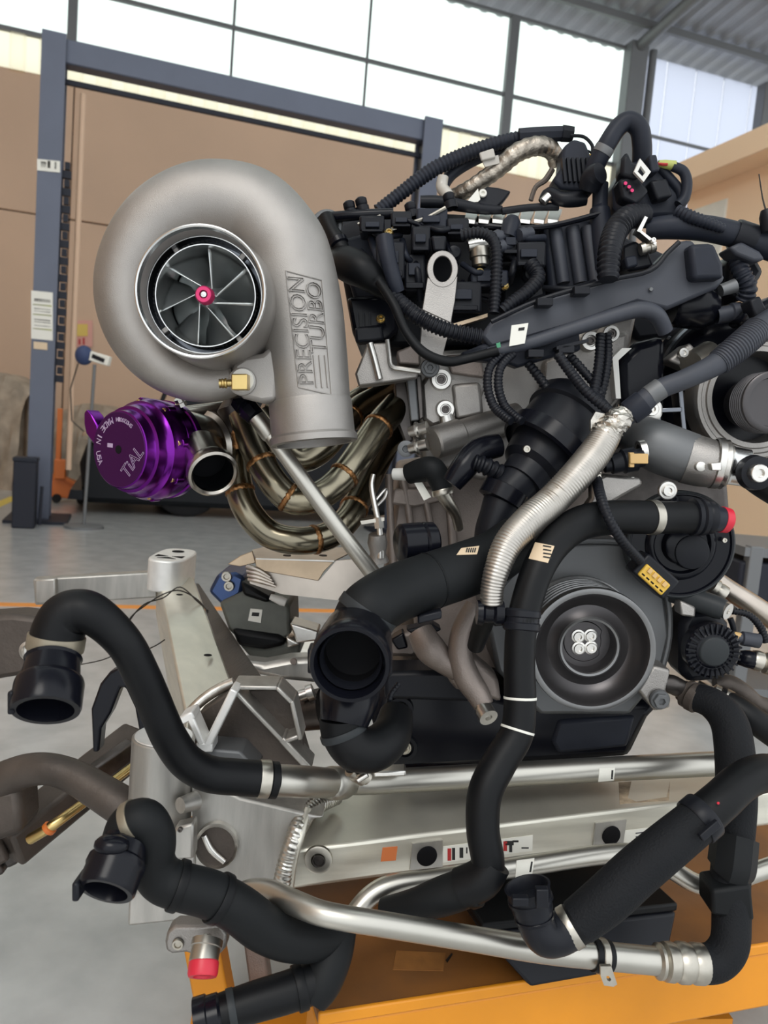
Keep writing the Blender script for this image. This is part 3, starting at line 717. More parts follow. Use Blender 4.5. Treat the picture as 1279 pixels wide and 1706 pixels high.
# mounting bracket between turbo and head
obj('angle_bracket', plate([(591, 623), (612, 572), (645, 570), (651, 611), (698, 617), (695, 630), (621, 641), (597, 644)], 1.03, .05), M['cast_al'], en, bevel=.003)
obj('bracket_edge', tube([(645, 566, 1.022, 4), (648, 590, 1.022, 4), (652, 610, 1.022, 4), (672, 615, 1.022, 4), (700, 619, 1.022, 4)], 8, 3), M['bright_al'], en)
obj('bracket_rib', tube([(616, 572, 1.022, 6), (624, 600, 1.022, 6), (632, 632, 1.022, 6)], 10, 3), M['bright_al'], en)
obj('stay_plate', plate([(676, 624), (692, 626), (698, 700), (684, 702)], 1.06, .04), M['cover_grey'], en, bevel=.002)
obj('stay_plate', plate([(692, 626), (702, 624), (706, 696), (698, 700)], 1.062, .04), M['steel_dark'], en, bevel=.002)
bolt(en, 716, 613, 1.045, 11, M['cover_grey'], hexa=True, washer=16)
bolt(en, 722, 566, 1.06, 8, M['bright_al'], washer=12)
for y in (716, 744): obj('stud', rev((682, y + 4, 1.06), (712, y - 4, 1.05), [(0, 0), (0, 9), (.35, 10), (.4, 14), (.5, 14), (.55, 10), (1, 11), (1, 0)], 14), M['bright_al'], en)
obj('fitting_ring', facing(676, 748, 1.06, [(-10, 14), (2, 14), (3, 11), (3, 6), (-4, 5), (-4, 0)], 22), M['cover_grey'], en)

# ---- front cover, sump
fc = plate([(805, 1010), (850, 955), (925, 906), (1035, 902), (1068, 925), (1108, 985), (1117, 1060), (1100, 1130), (1050, 1192), (900, 1192), (828, 1120)], 1.03, .12)
obj('front_cover', fc, M['cover_grey'], en, bevel=.006)
obj('front_cover_rim', tube([(812, 1020, 1.03, 5), (850, 958, 1.03, 5), (926, 908, 1.03, 5), (1034, 904, 1.03, 5), (1068, 928, 1.03, 5), (1108, 985, 1.03, 5), (1115, 1060, 1.03, 5), (1098, 1130, 1.03, 5)], 8, 4), M['cover_grey'], en)
pan = plate([(632, 1150), (700, 1128), (860, 1165), (1110, 1168), (1082, 1198), (1050, 1264), (640, 1290), (618, 1200)], 1.04, .55)
obj('oil_pan', pan, M['plastic_gloss'], en, bevel=.012)
obj('oil_pan_ledge', plate([(640, 1120), (760, 1118), (830, 1150), (830, 1172), (640, 1166)], 1.02, .06), M['plastic'], en, bevel=.006)
obj('sump_face', plate([(930, 1200), (1060, 1192), (1046, 1246), (930, 1258), (918, 1236)], 1.035, .05), M['plastic_flare'], en, bevel=.006)
for x, y in ((667, 1182), (674, 1246)):
    obj('bolt_recess', facing(x, y, 1.035, [(-6, 22), (3, 21), (3, 15), (-3, 14), (-3, 0)], 24), M['plastic'], en)
    bolt(en, x, y, 1.032, 9, M['clamp'], hexa=True, washer=12)
# cast arms
arm = thing('accessory_bracket', 'brown cast accessory bracket arm with a long bolt left of the crank pulley', 'bracket')
obj('arm', tube([(792, 1010, .99, 18), (770, 1050, .985, 18), (766, 1090, .98, 20), (778, 1128, .975, 22), (796, 1156, .97, 20), (806, 1176, .965, 17)], 18, 5), M['cast_brown'], arm)
obj('arm', tube([(700, 1052, 1.0, 22), (716, 1080, .99, 26), (738, 1100, .99, 22), (764, 1116, .985, 20)], 18, 5), M['cast_brown'], arm)
obj('arm', plate([(752, 1110), (790, 1096), (830, 1130), (836, 1172), (800, 1160), (760, 1150), (744, 1132)], .985, .04), M['cast_brown'], arm, bevel=.006)
obj('long_bolt', rev((800, 1172, .965), (814, 1196, .945), [(0, 12), (.4, 12), (.45, 16), (1, 16), (1, 6), (.8, 5), (.8, 0)], 20), M['bright_al'], arm)
rb = thing('lower_bracket', 'rough cast bracket with a bolt at the lower right of the crank pulley', 'bracket')
obj('casting', plate([(1062, 1150), (1088, 1108), (1118, 1116), (1110, 1150), (1118, 1180), (1090, 1186)], .98, .04), M['cast_al'], rb, bevel=.004)
bolt(rb, 1099, 1166, .975, 13, M['cover_grey'], hexa=True, washer=17)
obj('lug', tube([(1104, 1138, .995, 14), (1118, 1140, .997, 16), (1138, 1150, 1.006, 15)], 16, 4), M['steel_dark'], rb)

# ---- crank pulley
cp_ = thing('crank_pulley', 'large grey ribbed crank pulley with four bolts in its hub', 'pulley')
co = P(987, 1084, .925); kc = .925 / FPX
def cl(prof, seg=72): return MB().lathe(co, Y, [(t * kc, r * kc) for t, r in prof], seg)
ribs = [(0, 96), (-1, 101), (0, 105), (4, 106), (14, 106), (16, 103)]
for i in range(6): ribs += [(18 + i * 14, 104), (24 + i * 14, 104), (26 + i * 14, 98), (30 + i * 14, 98)]
ribs += [(104, 106), (116, 106), (116, 60)]
obj('rim', cl(ribs), M['pulley_grey'], cp_)
obj('dish', cl([(0, 96.5), (3, 94), (10, 91), (26, 84), (34, 70), (30, 58), (24, 52), (22, 49), (24, 46), (58, 45), (60, 0)]), M['pulley_dish'], cp_)
obj('hub_lip', cl([(22, 53), (19, 50), (20, 46.5), (26, 46)]), M['pulley_grey'], cp_)
obj('hub_plate', MB().prism([co + Y * 56 * kc + Vector((math.cos(t) * r, 0, math.sin(t) * r)) * kc for t, r in ((math.radians(a), 36 if 30 < a < 330 else 30) for a in range(0, 360, 12))], Y * 6 * kc), M['pulley_dish'], cp_, bevel=.001)
for a in (45, 135, 225, 315):
    t = math.radians(a + 8); q = co + Y * 56 * kc + Vector((math.cos(t), 0, math.sin(t))) * 15 * kc
    obj('hub_bolt', MB().lathe(q, -Y, [(0, 12 * kc), (4 * kc, 12 * kc), (5 * kc, 9 * kc), (9 * kc, 8.5 * kc), (9 * kc, 5 * kc), (5 * kc, 4 * kc), (5 * kc, 0)], 18), M['bright_al'], cp_)

# ---- black valve cover with coils and plugs
vc = thing('valve_cover', 'black plastic valve cover crowded with plugs on top of the engine', 'engine cover')
vcm = plate([(548, 375), (600, 355), (690, 352), (790, 356), (930, 376), (1000, 366), (1034, 480), (1000, 505), (820, 575), (650, 578), (588, 562), (568, 450)], 1.11, .5)
obj('cover_body', vcm, M['plastic'], vc, bevel=.008)
obj('cover_skirt', plate([(577, 495), (660, 490), (664, 552), (640, 570), (590, 566)], 1.05, .06), M['plastic_gloss'], vc, bevel=.006)
obj('cover_skirt', plate([(590, 545), (636, 540), (640, 566), (592, 572)], 1.035, .03), M['plastic'], vc, bevel=.004)
for x in (594, 604, 614): obj('skirt_rib', plate([(x, 520), (x + 3, 520), (x + 4, 556), (x + 1, 556)], 1.04, .02), M['plastic'], vc)
obj('fluted_box', plate([(905, 372), (1000, 362), (1020, 470), (1000, 482), (915, 486)], 1.07, .10), M['plastic_flare'], vc, bevel=.006)
for x0, x1 in ((912, 937), (942, 964), (969, 987)):
    obj('flute', rev(((x0 + x1) / 2, 378, 1.065), ((x0 + x1) / 2 + 14, 472, 1.065), [(0, 0), (0, 11), (1, 11), (1, 0)], 16), M['plastic_grey'], vc)
for i in range(7):
    x = 777 + i * 23
    obj('top_slat', plate([(x, 353, 1.2), (x + 21, 355, 1.2), (x + 14, 374, 1.05), (x - 4, 372, 1.05)], 1.1, .006, Z), M['bright_al'], vc, bevel=.001)
obj('top_rail', tube([(770, 372, 1.06, 5), (850, 380, 1.05, 5), (920, 376, 1.05, 5), (1000, 356, 1.05, 5)], 8, 4), M['plastic_gloss'], vc)
obj('rail_tube', tube([(552, 362, 1.06, 9), (600, 358, 1.05, 9), (655, 356, 1.05, 9)], 12, 4), M['plastic_gloss'], vc)
obj('breather_ring', facing(545, 378, 1.07, [(0, 26), (6, 27), (9, 24), (9, 20), (2, 19), (2, 0)], 30), M['cover_grey'], vc)
for x, y in ((582, 344), (602, 338), (748, 330), (684, 346)):
    obj('plug_cap', rev((x + 4, y + 18, 1.06), (x - 2, y - 8, 1.06), [(0, 11), (.45, 11), (.5, 8), (.6, 10), (.9, 10), (1, 7), (1, 0)], 14), M['plastic'], vc)
for x, y, w, h, m in ((668, 372, 34, 24, 'plastic'), (620, 380, 40, 26, 'plastic_gloss'), (718, 372, 50, 34, 'plastic_flare'), (700, 405, 30, 40, 'plastic'), (760, 384, 36, 26, 'plastic'), (812, 470, 60, 28, 'plastic_flare'), (768, 500, 60, 50, 'plastic'), (690, 460, 34, 60, 'plastic'), (880, 430, 46, 40, 'plastic'), (850, 410, 30, 40, 'plastic'), (650, 440, 46, 60, 'plastic')):
    k = 1.07 / FPX; d_ = 1.055 + random.uniform(-.015, .01)
    o = obj('connector', MB().box(P(x, y, d_), RT * w / 2 * k + UP * .0 , UP * h / 2 * k, Y * .025), M[m], vc, bevel=.003)
    obj('latch', MB().box(P(x, y - h * .18, d_ - .027), RT * w * .28 * k, UP * h * .16 * k, Y * .005), M['plastic_flare'], o, bevel=.001)
    obj('collar', MB().box(P(x, y + h * .3, d_ - .02), RT * w * .42 * k, UP * h * .08 * k, Y * .012), M['plastic_gloss'], o, bevel=.001)
for a, b in (((652, 382), (720, 360)), ((596, 374), (634, 360)), ((706, 366), (742, 346))):
    obj('trim_edge', tube([(*a, 1.03, 3), (*b, 1.03, 3)], 6, 2), M['clamp'], vc)
obj('injector', rev((780, 410, 1.03), (818, 402, 1.03), [(0, 0), (0, 9), (.3, 10), (1, 10), (1, 0)], 18), M['bright_al'], vc)
obj('injector_body', rev((798, 414, 1.035), (800, 446, 1.035), [(0, 16), (.5, 17), (.55, 14), (.9, 14), (1, 10), (1, 0)], 20), M['clamp'], vc)
for x, y in ((799, 454), (840, 476), (634, 531), (648, 388), (1078, 412)):
    bolt(vc, x, y, 1.028, 6, M['brass'], ax=(-Y + Z * .6), washer=8)
obj('fin_cap', rev((846, 396, 1.03), (856, 358, 1.03), [(0, 16), (.7, 15), (.92, 9), (1, 0)], 14), M['plastic_flare'], vc)
for x, y in ((830, 396), (872, 392), (836, 412)): obj('plug_nut', rev((x - 8, y, 1.02), (x + 12, y - 4, 1.03), [(0, 0), (0, 10), (.4, 12), (.45, 9), (1, 10), (1, 0)], 12), M['plastic_grey'], vc)
obj('sensor_clip', plate([(718, 392), (744, 392), (742, 418), (722, 418)], 1.01, .02), M['plastic'], vc, bevel=.003)
obj('strap', plate([(752, 540), (812, 522), (812, 528), (754, 546)], 1.03, .02), M['shield_tan'], vc)
obj('filler_neck', tube([(1000, 306, 1.06, 13), (999, 345, 1.06, 13), (999, 352, 1.06, 17), (1002, 400, 1.06, 18), (1006, 450, 1.06, 17)], 18, 5), M['plastic_flare'], vc)
ey = thing('lifting_eye', 'bare steel lifting eye bracket with a round hole bolted to the engine', 'bracket')
mb = MB().ring_prism([P(x, y, 1.0) for x, y in rpoly(737, 448, 26, 31, 28)], [P(x, y, 1.0) for x, y in rpoly(737, 448, 15.5, 21.5, 28)], Y * .006)
obj('eye', mb, M['cast_al'], ey, bevel=.001)
obj('shank', plate([(712, 462), (724, 468), (737, 470), (750, 468), (762, 460), (758, 500), (751, 538), (703, 516)], 1.0005, .006), M['cast_al'], ey, bevel=.001)
obj('lower_tab', plate([(705, 514), (752, 534), (735, 600), (722, 596), (700, 580)], 1.002, .05), M['cast_al'], ey)

# small leads and pipes crowding the cover
rnd = random.Random(11)
for a, b, sag, r, m in (((600, 372), (668, 392), 10, 5, 'plastic'), ((655, 366), (712, 384), -6, 4, 'plastic_gloss'), ((618, 398), (636, 470), 6, 6, 'plastic_flare'), ((700, 372), (770, 372), 12, 5, 'plastic'), ((742, 400), (760, 440), 8, 5, 'plastic_gloss'), ((842, 420), (904, 440), 10, 6, 'plastic'), ((850, 380), (906, 396), 8, 6, 'plastic_flare'), ((860, 420), (848, 470), 6, 6, 'plastic'), ((690, 430), (700, 500), -8, 6, 'plastic'), ((770, 440), (812, 452), 8, 5, 'plastic_flare'), ((770, 470), (810, 500), 6, 5, 'plastic_gloss'), ((600, 420), (640, 440), 10, 7, 'plastic'), ((670, 400), (690, 440), 6, 5, 'plastic_flare'), ((905, 480), (990, 470), 6, 5, 'plastic')):
    mx, my = (a[0] + b[0]) / 2 + rnd.uniform(-4, 4), (a[1] + b[1]) / 2 + sag
    obj('lead', tube([(*a, 1.04, r), (mx, my, 1.022, r), (*b, 1.04, r)], 10, 7), M[m], vc)
for x, y in ((632, 420), (666, 438), (756, 420), (872, 412), (884, 456), (780, 482)):
    obj('coil_top', facing(x, y, 1.03, [(-20, 13), (-4, 13), (-2, 11), (4, 10), (5, 8), (5, 0)], 18), M['plastic'], vc)
obj('cover_step', plate([(560, 400), (640, 380), (660, 470), (650, 500), (590, 500)], 1.085, .04), M['plastic_flare'], vc, bevel=.006)
obj('cover_step', plate([(830, 440), (900, 430), (912, 494), (840, 520)], 1.085, .04), M['plastic'], vc, bevel=.006)
obj('dark_backing', plate([(1010, 380), (1060, 400), (1130, 430), (1180, 480), (1160, 560), (1060, 570), (1020, 500)], 1.20, .2), M['plastic'], vc, bevel=.01)  # added dark backing, keeps the gap beside the head dark
obj('carrier_backing', plate([(985, 690), (1060, 680), (1150, 720), (1214, 800), (1222, 900), (1180, 990), (1100, 1010), (1000, 900)], 1.19, .08), M['steel_dark'], en, bevel=.01)  # added dark block, makes the gaps behind the outlet pipe dark
# ---- thermostat housing and black plastics before the head
th = thing('thermostat_housing', 'round black plastic thermostat housing left of the silver sleeved hose', 'housing')
obj('drum', rev((968, 690, 1.01), (872, 800, .97), [(0, 0), (0, 78), (.05, 84), (.2, 84), (.22, 78), (.5, 76), (.52, 82), (.6, 82), (.62, 66), (.85, 56), (.9, 44), (1.05, 40), (1.05, 0)], 40), M['plastic'], th)
obj('band', rev((925, 742, .985), (905, 764, .98), [(0, 80), (.1, 86), (.9, 86), (1, 80)], 40), M['plastic_gloss'], th)
obj('neck', tube([(868, 800, .97, 36), (842, 828, .965, 34), (828, 860, .96, 30), (818, 890, .96, 28), (815, 925, .96, 24)], 22, 6), M['plastic'], th)
obj('neck_ring', rev((846, 812, .965), (832, 838, .963), [(0, 30), (.1, 40), (.9, 40), (1, 30)], 28), M['plastic_gloss'], th)
obj('side_arm', tube([(752, 806, .97, 18), (772, 780, .97, 22), (796, 752, .98, 22), (830, 742, .99, 20)], 18, 5), M['plastic_gloss'], th)
obj('side_bellows', tube([(790, 770, .96, 14), (812, 778, .96, 16), (838, 792, .965, 16)], 16, 6, True, (.008, .2)), M['plastic'], th)
bolt(th, 877, 748, .945, 6, M['clamp'])
kn = thing('pressure_cap', 'black barrel cap standing on the thick intake hose', 'cap')
obj('barrel', rev((664, 906, .90), (724, 902, .915), [(0, 0), (0, 28), (.06, 33), (.6, 34), (.64, 31), (.7, 34), (.94, 33), (1, 29), (1, 22), (.9, 20), (.9, 0)], 30), M['plastic_gloss'], kn)
obj('stem', rev((692, 938, .905), (690, 968, .90), [(0, 14), (1, 12), (1, 0)], 16), M['plastic'], kn)
hv = thing('heater_hose', 'short dark grey elbow hose with a white sleeve on the engine block', 'hose')
hp = H([(680, 790, 1.06, 17), (700, 784, 1.05, 20), (720, 782, 1.04, 21), (732, 800, 1.04, 19), (738, 822, 1.04, 16)])
obj('hose_body', MB().tube(*hp, 18), M['rubber_soft'], hv); obj('white_sleeve', rev((656, 790, 1.07), (684, 790, 1.06), [(0, 0), (0, 10), (1, 11), (1, 0)], 18), M['white_plastic'], hv)
obj('metal_end', tube([(734, 818, 1.04, 12), (746, 838, 1.05, 11), (758, 856, 1.07, 9), (764, 880, 1.09, 8)], 14, 4), M['clamp'], hv); band(hv, 'clamp', hp, 738, 820, 10, 2, M['clamp'])
obj('tag', plate([(690, 805), (702, 802), (718, 828), (706, 834)], 1.05, .002), M['label_white'], hv)
ol = thing('oil_feed_line', 'thin bright oil feed line clamped beside the engine block', 'pipe')
obj('tube', tube([(622, 790, 1.03, 4), (619, 810, 1.03, 4.5), (626, 850, 1.03, 5), (632, 880, 1.03, 5), (634, 930, 1.03, 7)], 12, 5), M['bright_al'], ol)
obj('clamp_plate', plate([(600, 868), (640, 862), (640, 868), (602, 874)], 1.02, .03), M['clamp'], ol)
obj('nut', rev((630, 862, 1.025), (632, 880, 1.025), [(0, 0), (0, 9), (1, 9), (1, 0)], 6), M['bright_al'], ol)
obj('loop', tube([(620, 850, 1.05, 3), (640, 830, 1.06, 3), (642, 815, 1.06, 3), (622, 838, 1.05, 3)], 8, 5), M['bright_al'], ol)
obj('banjo', rev((628, 890, 1.03), (630, 935, 1.04), [(0, 0), (0, 14), (.3, 17), (.7, 13), (1, 18), (1, 0)], 16), M['cast_al'], ol)

# ---- coolant pipe housing on the right
ch = thing('coolant_outlet', 'dark and bright metal coolant outlet pipe with a snap collar below the alternator', 'pipe fitting')
hp = H([(1056, 722, 1.012, 34), (1084, 738, .988, 41), (1110, 750, .98, 43), (1150, 764, .975, 42)])
obj('dark_body', MB().tube(*hp, 32), M['cover_grey'], ch)
hp = H([(1143, 763, .975, 42.5), (1175, 771, .97, 41), (1212, 776, .965, 36)])
obj('bright_body', MB().tube(*hp, 32), M['cast_al'], ch)
obj('collar', rev((1208, 774, .965), (1246, 780, .96), [(0, 30), (0, 36), (.08, 38), (.16, 34), (.3, 32), (.95, 31), (1, 29), (1, 0)], 36), M['machined'], ch)
obj('clip', rev((1186, 771, .968), (1206, 774, .966), [(0, 40), (.1, 43), (.6, 43), (.7, 40), (1, 42), (1, 36)], 30), M['bright_al'], ch)
obj('clip_tab', plate([(1184, 772), (1202, 770), (1202, 784), (1186, 784)], .93, .01), M['bright_al'], ch, bevel=.001)
obj('pin', facing(1166, 777, .94, [(-10, 8), (4, 8), (5, 6), (5, 0)], 18), M['bright_al'], ch)
obj('elbow', tube([(1246, 780, .96, 26), (1266, 794, .955, 30), (1300, 816, .955, 30), (1360, 850, .97, 30)], 22, 5), M['rubber_soft'], ch)
obj('elbow_ring', facing(1261, 788, .93, [(-14, 30), (4, 28), (6, 22), (6, 0)], 30), M['plastic'], ch)
bolt(ch, 1261, 788, .922, 15, M['bright_al'])
obj('lower_casting', plate([(985, 800), (1010, 790), (1068, 796), (1072, 808), (1040, 826), (1016, 840), (972, 868), (962, 862), (985, 830)], .955, .02), M['cast_al'], ch, bevel=.004)
bolt(ch, 1051, 802, .962, 8, M['bright_al']); bolt(ch, 1112, 817, .955, 10, M['bright_al'], washer=16)
sn = thing('coolant_sensor', 'black temperature sensor with a tan locking clip on the coolant outlet', 'sensor')
obj('body', rev((1006, 776, .945), (1070, 762, .945), [(0, 0), (0, 12), (.15, 13), (.18, 17), (.45, 17), (.5, 21), (.8, 21), (.82, 16), (1, 16), (1, 0)], 20), M['plastic'], sn)
obj('locking_clip', MB().box(P(1062, 764, .93), RT * .011, UP * .006, Y * .006), M['tan_conn'], sn, bevel=.001)
obj('locking_clip', MB().box(P(1050, 766, .932), RT * .003, UP * .009, Y * .006), M['tan_conn'], sn, bevel=.001)
obj('collar', rev((1064, 752, .95), (1074, 750, .95), [(0, 12), (0, 18), (1, 18), (1, 6), (.5, 5), (.5, 0)], 22), M['bright_al'], sn)

# ---- water pump cover
wpm = thing('water_pump', 'round black water pump cover behind the yellow plug', 'pump')
k9 = .985
obj('cover', facing(1135, 908, k9, [(-30, 88), (-2, 88), (0, 86), (0, 84), (-4, 82), (-4, 60), (2, 56), (4, 52), (4, 48), (-2, 44), (-2, 33), (10, 30), (12, 27), (12, 0)], 72), M['plastic_gloss'], wpm)
obj('rim', facing(1135, 908, k9, [(-28, 86), (-28, 90), (-2, 90.5), (0, 88), (-1, 85)], 72), M['cap_dark'], wpm)
obj('centre_cap', facing(1148, 918, k9, [(4, 30), (14, 28), (15, 26), (15, 0)], 40), M['plastic'], wpm)
bolt(wpm, 1206, 900, .98, 4, M['clamp'])
for a in (100, 140, 60): bolt(wpm, 1135 + 78 * math.cos(math.radians(a)), 908 - 78 * math.sin(math.radians(a)), .985, 7, M['plastic'])

# ---- alternator
al = thing('alternator', 'black and silver alternator with vented casing and ribbed pulley', 'alternator')
ao = (1225, 655, 1.10)
obj('rear_casing', facing(*ao, [(-80, 90), (-75, 135), (-40, 142), (-10, 138), (10, 120), (20, 104), (20, 0)], 56), M['plastic_gloss'], al)
ac = P(*ao); ka = ao[2] / FPX
for i in range(16):
    t = math.radians(i * 22.5 + 8)
    dv = Vector((math.cos(t), 0, math.sin(t)))
    obj('casing_rib', MB().bar(ac - Y * 6 * ka + dv * 104 * ka, ac + Y * 30 * ka + dv * 141 * ka, 7 * ka, 8 * ka, Y), M['bore_dark'], al, bevel=.001)
obj('casing_ring', MB().lathe(ac, -Y, [(8 * ka, 139 * ka), (14 * ka, 136 * ka), (12 * ka, 131 * ka), (4 * ka, 134 * ka)], 64), M['bore_dark'], al)
obj('front_ring', facing(1262, 662, 1.01, [(-50, 104), (-6, 104), (0, 100), (0, 94), (-3, 92), (-3, 86), (0, 84), (0, 76), (-8, 74), (-60, 72)], 72), M['cast_al'], al)
obj('ring_cavity', facing(1262, 662, 1.01, [(-8, 75), (-50, 73), (-52, 0)], 60), M['plastic_gloss'], al)
pr = [(-40, 40), (0, 48)]
for i in range(6): pr += [(4 + i * 7, 50), (6 + i * 7, 50), (8 + i * 7, 45), (10 + i * 7, 45)]
pr += [(48, 50), (54, 50), (56, 47), (56, 40), (46, 38), (46, 0)]
obj('pulley', facing(1262, 672, 1.0, pr, 56), M['pulley_dish'], al)
obj('mount_ear', plate([(1112, 600), (1150, 570), (1166, 590), (1150, 616), (1140, 612)], 1.03, .04), M['cast_al'], al, bevel=.004)
obj('mount_ear', rev((1150, 606, 1.02), (1180, 590, 1.05), [(0, 0), (0, 20), (1, 22), (1, 0)], 20), M['clamp'], al)
bolt(al, 1137, 588, 1.02, 8, M['bright_al'])
obj('vent_frame', MB().ring_prism(pp([(1092, 648), (1138, 640), (1146, 724), (1096, 722)], 1.02), pp([(1100, 656), (1130, 650), (1136, 714), (1102, 712)], 1.02), Y * .03), M['bore_dark'], al, bevel=.002)
obj('vent_bar', plate([(1100, 680), (1136, 678), (1136, 686), (1100, 688)], 1.018, .03), M['bore_dark'], al, bevel=.001)
obj('lower_ear', facing(1082, 684, 1.02, [(-20, 22), (2, 21), (4, 17), (4, 0)], 28), M['bright_al'], al); bolt(al, 1084, 682, 1.005, 11, M['bright_al'])
obj('heat_strip', plate([(1020, 596), (1036, 580), (1052, 580), (1030, 600), (1034, 664), (1026, 664)], 1.03, .02), M['white_plastic'], al)
obj('end_shell', plate([(1030, 600), (1060, 570), (1110, 556), (1110, 700), (1040, 700)], 1.045, .03), M['plastic_gloss'], al, bevel=.012)

# ---- tensioner with fins
tn = thing('tensioner', 'black finned tensioner disc right of the crank pulley', 'tensioner')
obj('body', plate([(1134, 1040), (1146, 1018), (1190, 1012), (1216, 1040), (1220, 1110), (1190, 1136), (1146, 1140), (1134, 1120)], 1.01, .06), M['plastic'], tn, bevel=.01)
obj('disc', facing(1187, 1084, .985, [(-20, 46), (0, 46), (4, 42), (2, 30), (5, 26), (5, 0)], 44), M['plastic_gloss'], tn)
obj('disc_cap', facing(1187, 1084, .985, [(4, 26), (8, 24), (9, 22), (9, 0)], 36), M['cap_dark'], tn)
tc_ = P(1187, 1084, .985); kt = .985 / FPX
for i in range(28):
    t = 2 * math.pi * i / 28; dv = Vector((math.cos(t), 0, math.sin(t)))
    obj('fin', MB().bar(tc_ - Y * 5 * kt + dv * 31 * kt, tc_ - Y * 3 * kt + dv * 46 * kt, 3 * kt, 6 * kt, Y), M['plastic'], tn)
ip = thing('idler_post', 'dark cylinder post with a bright flanged end above the tensioner', 'post')
obj('post', rev((1120, 985, 1.02), (1206, 1016, .985), [(0, 0), (0, 19), (.9, 19), (1, 17), (1, 0)], 24), M['cap_dark'], ip)
obj('flange_end', rev((1202, 1014, .987), (1213, 1019, .98), [(0, 0), (0, 14), (1, 14), (1, 5), (.6, 4), (.6, 0)], 24), M['bright_al'], ip)
obj('foot', plate([(1132, 1000), (1160, 1012), (1158, 1030), (1134, 1026)], .99, .025), M['cast_al'], ip, bevel=.003)

# ================================================================== WIRING HARNESS
rail = thing('cable_rail', 'dark grey plastic cable rail slanting across the engine front', 'cable duct')
rm = plate([(800, 560), (818, 535), (900, 498), (1014, 466), (1080, 450), (1111, 420), (1130, 402), (1152, 398), (1210, 462), (1195, 480), (1112, 516), (1062, 504), (962, 540), (880, 564), (818, 580)], .985, .035)
obj('rail_face', rm, M['plastic_grey'], rail, bevel=.005)
obj('lower_ledge', plate([(766, 588), (812, 570), (882, 560), (964, 534), (968, 584), (930, 592), (862, 612), (846, 606), (790, 600)], .99, .03), M['plastic_flare'], rail, bevel=.004)
obj('duct_tube', tube([(812, 588, .965, 9), (880, 572, .965, 11), (960, 546, .965, 12), (1030, 524, .965, 13), (1068, 516, .965, 14), (1094, 526, .97, 14), (1108, 552, .98, 13)], 16, 6), M['plastic_grey'], rail)
obj('rail_lip', tube([(818, 536, .975, 4), (900, 499, .975, 4), (1014, 467, .975, 4), (1082, 451, .975, 4), (1112, 421, .975, 4), (1131, 403, .975, 4)], 8, 4), M['plastic'], rail)
obj('end_box', plate([(1148, 406), (1190, 404), (1206, 440), (1207, 464), (1154, 466)], .965, .05), M['plastic_flare'], rail, bevel=.006)
for x, y in ((905, 505), (966, 486), (890, 590), (940, 583)): obj('clip', MB().box(P(x, y, .972), RT * .010, UP * .005, Y * .012), M['plastic'], rail, bevel=.001)
for x, y in ((902, 560), (950, 575)): obj('ledge_rib', MB().box(P(x, y, .972), RT * .020 + UP * .005, UP * .002, Y * .012), M['plastic'], rail)
obj('rivet', facing(1084, 482, .982, [(0, 4), (2, 3), (2, 0)], 12), M['cover_grey'], rail)
lb = plate([(852, 542), (880, 538), (874, 572), (848, 577)], .948, .0012); obj('paper_flag', lb, M['label_white'], rail)
obj('flag_print', plate([(864, 546), (874, 545), (873, 550), (863, 551)], .9475, .0006), M['ink'], rail)
obj('green_mark', plate([(826, 572), (833, 570), (834, 578), (828, 580)], .95, .001), M['ink_green'], rail)

WG = 'corrugated wiring looms on the engine'
def loom(label, pts, m='plastic', c=(.0052, .16), seg=14, name='wiring_loom'):
    return hose(name, label, pts, M[m], 'wiring', 8, seg, c, True)
loom('ribbed black loom running down left of the lifting eye into the cable rail', [(640, 482, 1.0, 14), (668, 506, .985, 14), (700, 530, .975, 14), (745, 550, .97, 14), (802, 562, .97, 14)])
tp = thing('tapered_boot', 'thick black rubber boot tapering from the valve cover beside the turbo outlet', 'rubber boot')
obj('boot', tube([(566, 428, 1.04, 20), (580, 440, 1.02, 29), (604, 452, 1.0, 28), (628, 472, 1.0, 21), (648, 488, .995, 15)], 22, 7), M['rubber'], tp)
obj('upper_hose', tube([(543, 362, 1.05, 13), (552, 384, 1.04, 13), (562, 402, 1.035, 14), (574, 424, 1.03, 13)], 16, 6), M['rubber'], tp)
obj('ring', rev((560, 398, 1.035), (566, 410, 1.033), [(0, 13), (.2, 17), (.8, 17), (1, 13)], 20), M['plastic_gloss'], tp)
loom('smooth black cable drooping below the ribbed loom to the cable rail', [(632, 470, .98, 8), (656, 508, .965, 8), (676, 552, .96, 8), (704, 586, .955, 8.5), (742, 602, .955, 8.5), (776, 598, .96, 8), (830, 584, .955, 8)], 'rubber', None)
loom('upright black hose on the valve cover left of the lifting eye', [(640, 396, .99, 15), (646, 430, .985, 14), (656, 466, .985, 13), (662, 486, .99, 12)], 'plastic_flare', None)
loom('ribbed loom bending over beside the silver injector', [(768, 392, 1.0, 10), (796, 388, .995, 10), (818, 396, .99, 10), (827, 420, .985, 10), (826, 470, .985, 10), (823, 522, .985, 9)])
loom('ribbed loom slanting from the fluted box down to the cable rail', [(884, 440, 1.01, 13), (896, 462, 1.0, 13), (880, 484, .99, 12), (852, 504, .985, 11), (836, 518, .985, 11)])
loom('thick ribbed loom arching down beside the white angle clip', [(1072, 358, 1.02, 18), (1046, 362, 1.0, 20), (1026, 384, .985, 21), (1016, 416, .96, 20), (1013, 444, .953, 19), (1013, 466, .95, 18)], 'plastic', (.0075, .14))
for i, (x, lab) in enumerate(((0, 'outer of two black looms looping below the cable rail'), (18, 'inner of two black looms looping below the cable rail'))):
    loom(lab, [(836 + x, 590, .965, 7), (816 + x, 612, .955, 7.5), (812 + x, 644, .955, 8), (822 + x, 676, .955, 8), (840 + x, 694, .94, 7.5), (852 + x, 702, .932, 7)], 'plastic', (.0042, .14), 12)
